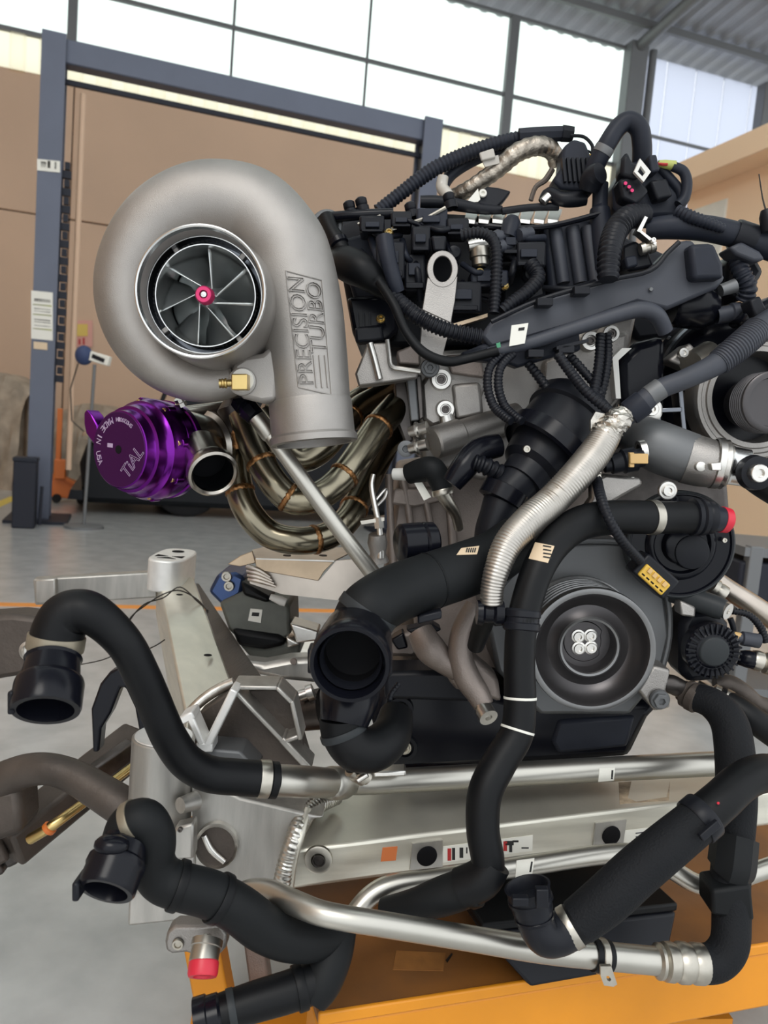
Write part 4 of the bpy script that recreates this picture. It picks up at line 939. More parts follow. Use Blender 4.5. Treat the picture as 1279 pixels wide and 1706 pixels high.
loom('left ribbed loom crossing down from the cable rail to the foil tip', [(930, 592, .955, 9), (950, 620, .945, 9), (976, 652, .925, 9), (1004, 676, .915, 9), (1020, 688, .91, 8)])
loom('ribbed loom hanging under the rail behind the crossing loom', [(948, 592, .985, 8), (968, 614, .98, 8), (990, 640, .975, 8), (1000, 660, .975, 8)])
loom('upright ribbed loom hanging beside the white head plug', [(1000, 558, .985, 8), (998, 600, .975, 8.5), (992, 640, .97, 9), (984, 676, .965, 9)])
loom('second upright ribbed loom close behind its neighbour', [(1012, 556, .995, 7), (1012, 600, .99, 8), (1004, 646, .985, 8), (992, 684, .98, 8)])
loom('ribbed loom dropping left behind the thermostat housing', [(880, 606, .99, 8), (902, 634, .985, 9), (920, 664, .985, 9), (922, 690, .985, 9)])
# upper arches
loom('long black loom arching from the cover over the engine top', [(630, 352, 1.12, 12), (668, 322, 1.12, 12), (716, 286, 1.12, 13), (764, 262, 1.12, 13), (820, 241, 1.12, 12), (868, 229, 1.12, 11), (905, 226, 1.12, 10)], 'plastic_flare', (.006, .12))
loom('smaller black loom nested under the long arch', [(736, 316, 1.14, 9), (752, 290, 1.14, 10), (790, 266, 1.14, 10), (836, 250, 1.14, 9), (884, 252, 1.14, 8)], 'plastic_flare', None)
ar = thing('loom_sleeve', 'square-ended black tape sleeve at the right end of the arching loom', 'tape sleeve')
obj('sleeve', tube([(864, 226, 1.11, 12), (905, 224, 1.11, 13), (950, 222, 1.11, 12)], 8, 4), M['plastic_flare'], ar)
obj('tape_end', tube([(936, 222, 1.108, 14), (954, 224, 1.108, 13)], 8, 2), M['plastic'], ar)
obj('thin_wire', tube([(950, 226, 1.10, 3), (972, 228, 1.10, 3), (986, 242, 1.10, 3), (986, 256, 1.10, 3)], 8, 5), M['plastic'], ar)
loom('crinkled foil wrapped loom arching behind the connector block', [(744, 334, 1.14, 13), (786, 312, 1.12, 14), (828, 282, 1.11, 15), (862, 254, 1.10, 16), (896, 243, 1.10, 16), (920, 252, 1.125, 15), (926, 276, 1.14, 12)], 'loom_foil', (.012, .06), 18, 'foil_wrapped_loom')
loom('short clear taped stub standing on the valve cover', [(738, 294, 1.10, 9), (736, 312, 1.10, 10), (746, 326, 1.09, 10), (748, 340, 1.08, 8)], 'clear_tape', None, 12, 'taped_stub')
cl_ = thing('cable_tag', 'clear plastic tag clipped on the arching loom', 'cable tag')
obj('tag', plate([(798, 254), (822, 246), (826, 262), (802, 268)], 1.09, .006), M['clear_tape'], cl_, bevel=.002); obj('flap', plate([(802, 266), (830, 258), (832, 272), (808, 278)], 1.095, .003), M['clear_tape'], cl_)
tb2 = thing('ignition_tab', 'black pointed cover tab with a white oval on top of the engine', 'cover tab')
obj('tab', plate([(774, 344), (800, 318), (812, 310), (830, 312), (852, 318), (838, 336), (828, 346)], 1.09, .02), M['plastic'], tb2, bevel=.003)
obj('white_face', plate([(776, 338), (796, 314), (800, 332), (796, 336)], 1.085, .008), M['label_white'], tb2); obj('oval', facing(804, 322, 1.086, [(0, 7), (3, 6), (3, 3), (0, 2), (0, 0)], 18), M['label_white'], tb2)
obj('base_tube', tube([(700, 336, 1.09, 10), (740, 338, 1.09, 11), (800, 348, 1.09, 9), (836, 350, 1.09, 7)], 12, 4), M['plastic'], tb2)
obj('base_strip', tube([(836, 352, 1.08, 6), (880, 346, 1.08, 6), (930, 344, 1.08, 7)], 10, 3), M['plastic'], tb2)
kb = thing('connector_block', 'tall black ribbed connector block at the end of the arching loom', 'connector')
obj('block', plate([(938, 244), (956, 230), (976, 236), (986, 262), (1000, 300), (988, 322), (934, 314), (920, 300), (934, 280)], 1.07, .04), M['plastic_flare'], kb, bevel=.005)
for i in range(6): obj('rib', plate([(936 + i * 8, 262), (940 + i * 8, 262), (944 + i * 8, 302), (940 + i * 8, 302)], 1.062, .01), M['plastic'], kb)
for i in range(4): obj('wire', tube([(970 + i * 4, 250 + i * 8, 1.08, 2), (984 + i * 2, 254 + i * 6, 1.08, 2), (990, 268 + i * 4, 1.08, 2)], 6, 4), M['yellow_conn' if i == 1 else 'plastic'], kb)
obj('foot', tube([(904, 336, 1.08, 8), (914, 322, 1.08, 10), (936, 332, 1.07, 12), (960, 332, 1.07, 13), (976, 331, 1.07, 11)], 12, 4), M['plastic'], kb)
obj('red_lead', tube([(884, 334, 1.09, 4), (892, 312, 1.09, 4), (908, 300, 1.09, 5), (920, 282, 1.09, 5)], 8, 4), M['iron_brown'], kb)
obj('silver_end', rev((904, 336, 1.07), (914, 326, 1.07), [(0, 0), (0, 7), (1, 7), (1, 0)], 12), M['bright_al'], kb)
uh = thing('breather_hose', 'black hose making a tight arch over the connectors at the engine top', 'hose')
hp = H([(984, 300, 1.06, 15), (992, 276, 1.05, 15.5), (1010, 242, 1.04, 15.5), (1030, 212, 1.04, 15.5), (1048, 202, 1.04, 16), (1064, 214, 1.04, 16), (1069, 240, 1.046, 16), (1069, 270, 1.056, 16)], 8)
obj('hose_body', MB().tube(*hp, 20), M['plastic_flare'], uh); band(uh, 'silver_band', hp, 1004, 252, 12, .8, M['column_grey'])
obj('elbow', tube([(980, 316, 1.05, 17), (988, 296, 1.04, 20), (1000, 288, 1.03, 17)], 18, 5), M['plastic'], uh)
pc_ = thing('plug_cluster', 'cluster of black multi-pin plugs with a white locking clip', 'connector')
obj('body', plate([(1022, 312), (1032, 292), (1046, 270), (1062, 266), (1100, 270), (1118, 300), (1150, 336), (1134, 362), (1040, 366), (1024, 344)], 1.04, .06), M['plastic_flare'], pc_, bevel=.008)
obj('upper_plug', plate([(1036, 262), (1046, 250), (1054, 270), (1072, 272), (1062, 300), (1034, 292)], 1.01, .03), M['plastic'], pc_, bevel=.005)
obj('plug', plate([(1030, 300), (1056, 284), (1082, 318), (1060, 342), (1036, 330)], 1.015, .03), M['plastic'], pc_, bevel=.004)
obj('plug', plate([(1082, 300), (1112, 296), (1122, 326), (1094, 334)], 1.02, .03), M['plastic'], pc_, bevel=.004)
obj('plug', plate([(1080, 258), (1094, 256), (1100, 284), (1084, 288)], 1.015, .03), M['plastic_flare'], pc_, bevel=.003)
obj('locking_clip', MB().ring_prism(pp([(1066, 264), (1084, 286), (1072, 303), (1056, 286)], 1.0), pp([(1067, 276), (1075, 287), (1070, 294), (1062, 286)], 1.0), Y * .006), M['white_plastic'], pc_)
for x, y in ((1041, 306), (1047, 312), (1052, 318)): obj('pin', facing(x, y, 1.012, [(0, 3), (3, 3), (3, 0)], 8), M['pink'], pc_)
obj('taped_wires', rev((1096, 272, 1.03), (1124, 276, 1.03), [(0, 0), (0, 5), (.4, 7), (1, 8), (1, 0)], 12), M['lime_tape'], pc_); obj('red_wire', tube([(1092, 272, 1.03, 2), (1104, 274, 1.025, 2.5), (1112, 274, 1.022, 2)], 6, 3), M['ink_red'], pc_)
obj('loop_wire', tube([(1120, 277, 1.03, 8), (1138, 286, 1.03, 8.5), (1144, 306, 1.03, 9), (1140, 330, 1.03, 9), (1130, 342, 1.03, 9)], 12, 5), M['plastic_flare'], pc_); obj('loop_wire', tube([(1100, 280, 1.04, 8), (1118, 300, 1.04, 8), (1132, 318, 1.04, 8), (1136, 340, 1.04, 8)], 12, 5), M['plastic_flare'], pc_)
lc = thing('angle_clip', 'white angled metal clip with a small bolt beside the thick ribbed loom', 'bracket')
obj('upright', plate([(1074, 360), (1079, 362), (1067, 387), (1061, 385)], .99, .02), M['bright_al'], lc)
obj('foot', plate([(1061, 383), (1066, 382), (1094, 404), (1091, 408)], .99, .02), M['bright_al'], lc); bolt(lc, 1088, 400, .985, 4, M['bright_al'])
ss = thing('cam_sensor', 'small sensor with a ribbed silver ring behind the cable rail', 'sensor')
obj('ring', rev((1066, 416, 1.0), (1090, 410, 1.0), [(0, 0), (0, 10), (.3, 11), (.35, 9), (.6, 9), (.65, 11), (1, 10), (1, 0)], 16), M['clamp'], ss)
obj('body', plate([(1036, 410), (1060, 400), (1080, 418), (1090, 444), (1050, 452), (1036, 446)], 1.01, .04), M['plastic'], ss, bevel=.004); obj('plug', plate([(1040, 428), (1060, 424), (1064, 442), (1044, 448)], .995, .02), M['plastic_flare'], ss, bevel=.003)
# right-hand side
hr = thing('radiator_hose', 'thick black hose running off to the right behind the cable rail', 'hose')
hp = H([(1076, 382, 1.03, 17), (1120, 378, 1.02, 20), (1170, 380, 1.02, 21), (1220, 390, 1.02, 21), (1262, 404, 1.02, 21), (1310, 424, 1.02, 21)])
obj('hose_body', MB().tube(*hp, 22), M['plastic_flare'], hr); band(hr, 'cuff', hp, 1240, 396, 34, 4, M['plastic'])
loom('ribbed loom lying on the thick black hose', [(1128, 352, 1.01, 11), (1152, 362, 1.0, 11), (1180, 372, 1.0, 10), (1206, 382, 1.0, 8)], 'plastic_flare')
cn = thing('vacuum_canister', 'glossy black round canister under the end of the cable rail', 'canister')
obj('canister', rev((1120, 508, 1.047), (1190, 514, 1.047), [(0, 0), (0, 31), (.1, 36), (.7, 37), (.9, 30), (1, 26), (1, 0)], 32), M['plastic_gloss'], cn)
obj('port', rev((1192, 526, 1.035), (1232, 520, 1.035), [(0, 14), (.6, 14), (.65, 17), (1, 17), (1, 13), (.8, 12), (.8, 0)], 20), M['plastic_grey'], cn)
obj('bracket', plate([(1128, 472), (1160, 468), (1186, 470), (1190, 484), (1150, 486)], 1.02, .012), M['plastic'], cn, bevel=.004)
sl = thing('solenoid_valve', 'black solenoid valve with ribbed hose neck at the right engine edge', 'valve')
obj('body', plate([(1212, 430), (1230, 416), (1262, 430), (1275, 452), (1248, 494), (1226, 504), (1212, 486)], 1.05, .06), M['plastic'], sl, bevel=.008)
obj('neck', tube([(1226, 430, 1.03, 14), (1234, 452, 1.02, 15), (1246, 478, 1.02, 15), (1240, 500, 1.03, 15)], 16, 6, True, (.006, .14)), M['plastic_flare'], sl)
obj('silver_plug', rev((1200, 484, 1.02), (1224, 476, 1.02), [(0, 0), (0, 10), (1, 12), (1, 0)], 14), M['cover_grey'], sl)
obj('hood', plate([(1214, 412), (1236, 402), (1266, 418), (1276, 432), (1256, 436), (1226, 424)], 1.0, .04), M['plastic_grey'], sl, bevel=.004)
sb = thing('relay_bundle', 'dark bundle of plugs at the right edge above the alternator', 'connector')
obj('bundle', plate([(1232, 536), (1246, 516), (1262, 506), (1300, 486), (1310, 530), (1252, 542)], 1.0, .05), M['plastic_gloss'], sb, bevel=.008); obj('plug', plate([(1248, 500), (1266, 492), (1280, 520), (1258, 530)], .985, .03), M['plastic'], sb, bevel=.003)
aw = thing('antenna_plug', 'thin upright wire standing in a black plug at the right edge', 'wire')
obj('wire', tube([(1264, 290, 1.0, 1), (1270, 330, 1.0, 1.2), (1276, 352, 1.0, 1.6)], 6, 3), M['wire'], aw); obj('plug', rev((1276, 350, 1.0), (1282, 386, 1.0), [(0, 0), (0, 9), (.3, 13), (1, 13), (1, 0)], 14), M['plastic'], aw)
bh, hp = hose('braided_hose', 'grey ribbed hose slanting in front of the alternator', [(1320, 516, .98, 22), (1270, 545, .96, 22), (1230, 578, .945, 22), (1190, 608, .94, 19), (1140, 632, .935, 17), (1096, 650, .935, 17), (1064, 676, .94, 19), (1040, 694, .945, 18)], M['plastic_grey'])
obj('ribbed_section', tube([(1262, 550, .958, 24), (1230, 578, .945, 24), (1196, 605, .94, 22)], 20, 8, True, (.004, .08)), M['plastic_grey'], bh)
band(bh, 'cuff', hp, 1060, 680, 30, 3, M['plastic_flare']); band(bh, 'printed_wrap', hp, 1092, 652, 24, 1, M['cover_grey'])

# ================================================================== HOSES IN FRONT
fs = thing('heat_sleeve_hose', 'ribbed silver foil heat sleeve hose running down the engine front', 'hose')
hp = H([(1026, 706, .90, 17), (1012, 722, .90, 24), (990, 756, .895, 27), (958, 794, .885, 27), (920, 834, .878, 27), (880, 868, .864, 27), (846, 906, .853, 25), (828, 948, .846, 22), (820, 980, .846, 20), (818, 1006, .848, 20)], 10)
q = corrugate(*hp, .0034, .055, (1, .55, 0, .55)); obj('foil_sleeve', MB().tube(*q, 28), M['foil'], fs, smooth=80)
tip = tube([(1038, 692, .905, 17), (1030, 700, .90, 21), (1016, 714, .90, 23), (1006, 726, .90, 24)], 18, 6)
for v in tip.v: v += Vector((random.uniform(-1, 1), random.uniform(-1, 1), random.uniform(-1, 1))) * .0016
obj('torn_foil_end', tip, M['foil_wrap'], fs, smooth=0)
obj('foil_scrap', plate([(984, 700), (992, 686), (1010, 690), (1016, 704), (1000, 712), (984, 718)], .905, .008), M['foil_wrap'], fs)
obj('end_clip', rev((794, 1020, .85), (838, 1022, .85), [(0, 0), (0, 20), (.2, 22), (.3, 17), (.6, 17), (.7, 22), (1, 20), (1, 0)], 20), M['plastic_gloss'], fs)
obj('inner_hose', tube([(818, 1004, .85, 18), (804, 1040, .89, 17), (792, 1076, .93, 14)], 16, 4), M['rubber'], fs)

vh = thing('coolant_hose', 'black coolant hose with white bands hanging beside the crank pulley', 'hose')
hp = H([(1168, 862, .93, 27), (1120, 862, .925, 27), (1080, 862, .915, 28), (1020, 862, .90, 29), (966, 872, .885, 29), (926, 902, .87, 28), (898, 944, .855, 27), (878, 1000, .845, 26), (868, 1050, .84, 26), (865, 1110, .835, 26), (866, 1170, .83, 27), (860, 1222, .825, 28), (832, 1270, .815, 29), (808, 1320, .805, 29), (804, 1380, .80, 28), (812, 1430, .80, 28), (812, 1462, .80, 27)], 8)
obj('hose_body', MB().tube(*hp, 26), M['rubber'], vh, smooth=60)
band(vh, 'clamp', hp, 1085, 862, 15, 1.6, M['clamp']); band(vh, 'white_band', hp, 866, 1162, 4, .6, M['label_white']); band(vh, 'white_band', hp, 860, 1218, 4, .6, M['label_white'])
bvv = MB().tube(*hp, 26).bvh()
st_ = sticker(vh, 'paper_label', bvv, [(892, 904), (923, 910), (912, 938), (881, 931)], M['label_tan'], .0008)
for i in range(4): sticker(st_, 'print', bvv, [(905, 909 + i * 6), (918, 911 + i * 6), (917, 913 + i * 6), (904, 911 + i * 6)], M['ink'], .0013, 3, 1)
obj('end_ribs', rev((1150, 861, .928), (1184, 862, .932), [(0, 26), (.05, 31), (.25, 31), (.3, 27), (.4, 31), (.6, 31), (.65, 27), (.75, 29), (1, 28), (1, 0)], 30), M['plastic'], vh)
obj('nipple', rev((1178, 863, .93), (1206, 866, .935), [(0, 22), (.9, 21), (1, 19), (1, 0)], 26), M['plastic_flare'], vh)
obj('red_plug', rev((1199, 865, .934), (1215, 868, .936), [(0, 20), (.1, 22), (.8, 21), (1, 17), (.9, 12), (.7, 0)], 28), M['red_cap'], vh)
obj('retaining_collar', rev((870, 1014, .845), (868, 1052, .842), [(0, 27), (.1, 31), (.35, 31), (.4, 29), (.6, 29), (.65, 31), (.9, 31), (1, 27)], 28), M['plastic'], vh)
obj('lower_joint', tube([(822, 1436, .80, 30), (802, 1464, .80, 33), (768, 1480, .805, 33)], 22, 5), M['rubber'], vh)
hp2 = H([(790, 1474, .805, 31), (740, 1492, .815, 31), (690, 1508, .825, 26), (640, 1516, .84, 20)], 6)
obj('lower_branch', MB().tube(*hp2, 22), M['rubber_soft'], vh); band(vh, 'joint_ring', hp2, 786, 1476, 16, 4, M['rubber'])

yc = thing('yellow_plug', 'yellow five-pin plug on a black ribbed cable before the water pump', 'connector')
obj('cable', tube([(994, 800, .92, 9), (1000, 826, .882, 9), (1012, 860, .864, 9), (1034, 898, .868, 9), (1066, 934, .90, 9)], 14, 8, True, (.0045, .12)), M['plastic'], yc)
ua = (RT * .74 - UP * .67); ub = (RT * .67 + UP * .74); yk = .90 / FPX; yo = P(1090, 964, .905)
obj('shell', MB().box(yo + ub * 4 * yk + Y * .016, ua * 36 * yk, ub * 21 * yk, Y * .016), M['plastic'], yc, bevel=.003)
obj('face', MB().box(yo - ub * 2 * yk, ua * 27 * yk, ub * 12 * yk, Y * .003), M['yellow_conn'], yc, bevel=.002)
for i in range(5):
    obj('pin_slot_shade', MB().box(yo + ua * (i - 2) * 10 * yk - ub * 8 * yk - Y * .003, ua * 3 * yk, ub * 1.2 * yk, Y * .0006), M['hole'], yc)  # dark slips on the face paint the shade in the slots
for i in range(4): obj('key_block', MB().box(yo + ua * (i - 1.5) * 11 * yk + ub * 4 * yk - Y * .004, ua * 3.4 * yk, ub * 4 * yk, Y * .0015), M['tan_conn'], yc)
obj('cable_nut', rev((988, 778, .925), (996, 806, .92), [(0, 0), (0, 10), (.5, 11), (.55, 9), (1, 9), (1, 0)], 8), M['clamp'], yc)

ih = thing('intake_hose', 'thick black elbow hose ending in a wide open snap coupling', 'hose')
hp = H([(862, 900, .93, 42), (820, 930, .91, 45), (770, 950, .885, 47), (710, 970, .86, 48), (660, 988, .835, 49), (622, 1010, .81, 50), (608, 1026, .806, 50), (600, 1046, .812, 50)], 9)
obj('hose_body', MB().tube(*hp, 34), M['rubber_soft'], ih, smooth=60)
ibv = MB().tube(*hp, 34).bvh()
s2 = sticker(ih, 'paper_label', ibv, [(768, 914), (798, 910), (794, 924), (760, 925)], M['label_tan'], .0008)
for i in range(5): sticker(s2, 'print', ibv, [(777 + i * 3.4, 914), (779 + i * 3.4, 914), (777 + i * 3.4, 921), (775 + i * 3.4, 921)], M['ink'], .0013, 1, 2)
band(ih, 'moulded_seam', hp, 716, 968, 3, 1.0, M['rubber']); band(ih, 'clamp', hp, 612, 1020, 17, 2.5, M['cap_dark'])
obj('hose_clip', MB().box(P(715, 1026, .835), RT * .013 + UP * .003, UP * .0045, Y * .008), M['plastic'], ih, bevel=.002)
cA, cB = (596, 1056, .805), (582, 1108, .722)
obj('coupling', rev(cA, cB, [(0, 40), (0, 56), (.10, 60), (.32, 61), (.36, 63), (.62, 63), (.66, 66), (.95, 66), (1.0, 63), (1.0, 57), (.95, 55), (.4, 51), (.4, 0)], 48), M['plastic_gloss'], ih)
obj('seal_ring', rev(cA, cB, [(.82, 53), (.86, 50), (.80, 46), (.7, 46)], 44), M['plastic'], ih)
obj('coupling_bore', rev(cA, cB, [(.68, 49), (.5, 47), (.44, 30), (.44, 0)], 40), M['hole'], ih)
obj('skirt', tube([(588, 1128, .83, 42), (583, 1156, .81, 50), (578, 1180, .795, 46), (573, 1206, .789, 40)], 32, 5), M['plastic_gloss'], ih)
obj('lug', MB().box(P(521, 1096, .745), RT * .004, UP * .012, Y * .012), M['plastic'], ih, bevel=.002)
obj('lug', MB().box(P(646, 1100, .745), RT * .004, UP * .012, Y * .012), M['plastic'], ih, bevel=.002)
lo = thing('lower_elbow', 'short black elbow with clamp hanging below the wide coupling', 'hose')
hp = H([(570, 1196, .79, 38), (572, 1220, .79, 37), (590, 1246, .79, 37), (622, 1248, .80, 37), (650, 1226, .82, 34), (660, 1190, .85, 28)], 7)
obj('hose_body', MB().tube(*hp, 26), M['rubber'], lo); band(lo, 'ring', hp, 572, 1222, 12, 3, M['cap_dark'])
obj('spout', tube([(600, 1250, .80, 26), (594, 1272, .805, 22), (600, 1290, .81, 15)], 18, 4), M['rubber_soft'], lo)
obj('clamp', rev((584, 1280, .80), (612, 1296, .81), [(0, 0), (0, 14), (.25, 14), (.3, 17), (.8, 17), (.85, 12), (1, 12), (1, 0)], 20), M['clamp'], lo)
obj('clamp_screw', rev((596, 1300, .79), (612, 1290, .79), [(0, 0), (0, 5), (1, 5), (1, 0)], 10), M['bright_al'], lo)
obj('strip_cable', tube([(664, 1140, .86, 5), (650, 1160, .85, 5), (648, 1190, .85, 5)], 10, 5, True, (.004, .15)), M['plastic'], lo)

lh = thing('bent_coolant_hose', 'long black hose bent over at the left with a tan clamp and open coupling', 'hose')
hp = H([(92, 1078, .70, 44), (98, 1050, .70, 43), (110, 1028, .70, 41), (130, 1019, .70, 38), (152, 1022, .70, 35), (182, 1044, .705, 32), (212, 1078, .71, 30), (236, 1124, .72, 29.5), (254, 1164, .73, 29), (268, 1198, .738, 29), (284, 1232, .748, 29), (310, 1268, .76, 29), (348, 1289, .775, 29.5), (400, 1295, .79, 29.5), (446, 1298, .80, 29)], 9)
obj('hose_body', MB().tube(*hp, 28), M['rubber'], lh, smooth=60); band(lh, 'tan_clamp', hp, 94, 1070, 24, 2.5, M['clamp_tan'])
obj('coupling', rev((92, 1078, .70), (76, 1184, .662), [(0, 40), (.04, 44), (.18, 43), (.2, 47), (.24, 44), (.5, 47), (.54, 53), (.6, 55), (.95, 55), (1, 53), (1, 44), (.9, 42), (.5, 40), (.5, 0)], 36), M['plastic_gloss'], lh)
obj('coupling_lug', MB().box(P(28, 1164, .665), RT * .003, UP * .010, Y * .012), M['plastic'], lh, bevel=.002)
band(lh, 'clamp', hp, 440, 1299, 18, 2, M['clamp']); obj('end_ring', rev((448, 1299, .80), (462, 1300, .803), [(0, 26), (.1, 30), (.9, 30), (1, 24)], 28), M['rubber'], lh)

ll = thing('lower_coolant_hose', 'black lower hose with ribbed joints and dark open coupling before the casting', 'hose')
hp = H([(206, 1400, .70, 36), (216, 1376, .70, 36), (240, 1368, .70, 36), (256, 1396, .705, 36), (254, 1434, .71, 37), (270, 1464, .715, 38), (306, 1478, .72, 38), (350, 1490, .73, 38), (396, 1514, .74, 38), (440, 1546, .755, 38), (486, 1564, .77, 36), (530, 1564, .785, 33), (566, 1546, .80, 28)], 9)
obj('hose_body', MB().tube(*hp, 26), M['rubber_soft'], ll, smooth=60); band(ll, 'clamp', hp, 224, 1374, 15, 2, M['clamp_tan'])
for x, y in ((296, 1474), (366, 1496)):
    band(ll, 'joint_ring', hp, x, y, 14, 4, M['rubber'])
obj('coupling', rev((214, 1386, .70), (176, 1486, .66), [(0, 30), (.05, 37), (.2, 37), (.24, 42), (.45, 43), (.5, 48), (.62, 49), (.66, 47), (.95, 47), (1, 44), (1, 36), (.9, 34), (.7, 32), (.7, 0)], 32), M['plastic_gloss'], ll)
obj('coupling_lug', MB().box(P(134, 1474, .662), RT * .003, UP * .008, Y * .012), M['plastic'], ll, bevel=.002)
obj('coupling_boss', MB().sphere(P(186, 1408, .668), .011, 16, 10, (1.4, 1, .8)), M['plastic_gloss'], ll)
tj = thing('hose_tee', 'black tee joint with a hose running out at the lower left', 'hose')
obj('tee', tube([(566, 1548, .80, 28), (556, 1590, .79, 31), (536, 1634, .78, 34), (518, 1662, .775, 30)], 24, 6), M['rubber_soft'], tj)
hp = H([(530, 1634, .78, 32), (480, 1652, .77, 32), (420, 1670, .76, 31), (360, 1690, .75, 29)], 6); obj('branch', MB().tube(*hp, 22), M['rubber'], tj); band(tj, 'joint_ring', hp, 498, 1646, 16, 4, M['rubber'])
band(tj, 'clamp', hp, 384, 1682, 12, 2, M['cap_dark']); obj('coupling', rev((370, 1688, .75), (326, 1702, .745), [(0, 28), (.1, 33), (.5, 33), (.55, 36), (1, 36), (1, 28), (.7, 27), (.7, 0)], 26), M['plastic_gloss'], tj)

bs = thing('sleeved_hose', 'black hose in woven sleeve slanting up to the right with a snap elbow', 'hose')
hp = H([(944, 1548, .79, 32), (968, 1532, .79, 35), (1010, 1498, .79, 37), (1060, 1452, .795, 37), (1110, 1410, .80, 36), (1156, 1372, .81, 34), (1200, 1334, .82, 32), (1236, 1302, .835, 31), (1272, 1288, .85, 31), (1320, 1292, .87, 31)], 9)
obj('hose_body', MB().tube(*hp, 28), M['rubber'], bs, smooth=60)
obj('woven_sleeve', tube([(962, 1536, .79, 36), (1010, 1498, .79, 39), (1060, 1452, .795, 39), (1110, 1410, .80, 38), (1160, 1369, .81, 36)], 28, 8), M['weave'], bs)
band(bs, 'sleeve_clip', hp, 1166, 1364, 26, 6, M['plastic']); obj('clip_bar', MB().bar(P(1166, 1396, .775), P(1196, 1370, .78), .008, .006, Y), M['plastic'], bs, bevel=.001)
band(bs, 'clamp', hp, 950, 1546, 14, 3, M['clamp'])
obj('red_dot', facing(1196, 1338, .795, [(0, 2.5), (1, 2), (1, 0)], 10), M['red_cap'], bs)
obj('elbow', tube([(948, 1546, .79, 34), (926, 1558, .785, 33), (906, 1558, .78, 32), (892, 1536, .78, 31), (886, 1506, .78, 32)], 26, 7), M['plastic'], bs)
obj('elbow_cup', rev((888, 1518, .78), (878, 1476, .78), [(0, 28), (.05, 34), (.4, 35), (.42, 38), (.55, 38), (.58, 36), (.92, 37), (1, 39), (1.02, 35), (.9, 32), (.5, 30), (.5, 0)], 34), M['plastic'], bs)
obj('cup_tab', MB().box(P(866, 1500, .75), RT * .008, UP * .004, Y * .004), M['plastic'], bs, bevel=.001); obj('cup_tab', MB().box(P(902, 1494, .75), RT * .006, UP * .009, Y * .004), M['plastic'], bs, bevel=.001)
band(bs, 'seat_ring', H([(926, 1558, .785, 33), (906, 1558, .78, 32), (892, 1536, .78, 31), (886, 1506, .78, 32)]), 890, 1528, 5, 2, M['plastic_gloss'])

# ---- right lower lines
rl = thing('refrigerant_hose', 'thick black hose dropping at the right edge into a crimped metal fitting', 'hose')
hp = H([(1150, 1160, 1.0, 22), (1186, 1172, .98, 26), (1214, 1204, .96, 30), (1224, 1260, .94, 32), (1226, 1330, .92, 33), (1222, 1400, .90, 32), (1216, 1470, .88, 32), (1218, 1530, .87, 31), (1214, 1576, .86, 31), (1192, 1602, .855, 31), (1160, 1606, .85, 30)], 8)
obj('hose_body', MB().tube(*hp, 26), M['weave'], rl, smooth=60); obj('foam_pad', MB().tube(*H([(1224, 1394, .89, 37), (1219, 1440, .88, 38), (1216, 1450, .88, 36)], 4), 8), M['rubber_soft'], rl)
obj('foam_pad', plate([(1186, 1484), (1252, 1474), (1258, 1536), (1240, 1534), (1186, 1526)], .855, .04), M['rubber_soft'], rl, bevel=.004)
obj('crimp', rev((1172, 1606, .852), (1090, 1601, .845), [(0, 0), (0, 30), (.05, 32), (.2, 32), (.28, 29), (.36, 32), (.5, 32), (.58, 28), (.66, 31), (.8, 30), (.84, 24), (.88, 28), (.94, 28), (1, 22)], 32), M['clamp'], rl)
obj('upper_crimp', rev((1136, 1150, 1.01), (1166, 1168, .99), [(0, 0), (0, 18), (.2, 19), (.25, 24), (.4, 24), (.45, 21), (.55, 25), (.9, 24), (1, 20)], 24), M['iron_brown'], rl)
r2 = thing('second_refrigerant_hose', 'thinner black hose beside the thick one with a ringed crimp', 'hose')
obj('hose_body', tube([(1198, 1160, 1.02, 17), (1226, 1178, 1.01, 21), (1256, 1200, 1.0, 22), (1300, 1232, 1.0, 22)], 20, 6), M['rubber'], r2)
obj('crimp', rev((1160, 1142, 1.03), (1218, 1172, 1.015), [(0, 0), (0, 10), (.4, 12), (.45, 18), (.6, 18), (.65, 14), (.75, 20), (.95, 20), (1, 16)], 22), M['clamp'], r2)
r3 = thing('power_steering_line', 'metal line with bulged crimp behind the finned tensioner', 'pipe')
obj('line', tube([(1190, 1140, 1.04, 12), (1214, 1140, 1.04, 16), (1240, 1156, 1.04, 16), (1262, 1172, 1.04, 14), (1300, 1190, 1.04, 22)], 18, 6), M['iron_brown'], r3)
obj('crimp', rev((1252, 1098, 1.02), (1300, 1112, 1.02), [(0, 0), (0, 15), (.1, 17), (.3, 17), (.35, 13), (.45, 18), (.7, 18), (.75, 14), (1, 16)], 22), M['clamp'], r3)
obj('elbow', tube([(1230, 1096, 1.03, 12), (1246, 1098, 1.02, 15), (1262, 1104, 1.02, 13)], 14, 4), M['plastic_gloss'], r3)
r4 = thing('foil_covered_hose', 'silver covered hose leaving behind the water pump', 'hose')
obj('hose_body', tube([(1192, 962, 1.08, 12), (1216, 984, 1.08, 17), (1250, 1006, 1.08, 18), (1300, 1040, 1.08, 19)], 18, 5), M['shield'], r4); obj('collar', rev((1186, 976, 1.06), (1206, 990, 1.06), [(0, 0), (0, 14), (.3, 15), (.35, 11), (.6, 14), (1, 14), (1, 0)], 18), M['clamp'], r4)
r5 = thing('sensor_plug', 'amber tipped plug on a ribbed cable right of the tensioner', 'connector')
obj('cable', tube([(1220, 1018, 1.03, 6), (1246, 1024, 1.03, 6), (1266, 1044, 1.03, 7), (1276, 1070, 1.03, 7)], 12, 6, True, (.004, .14)), M['plastic'], r5)
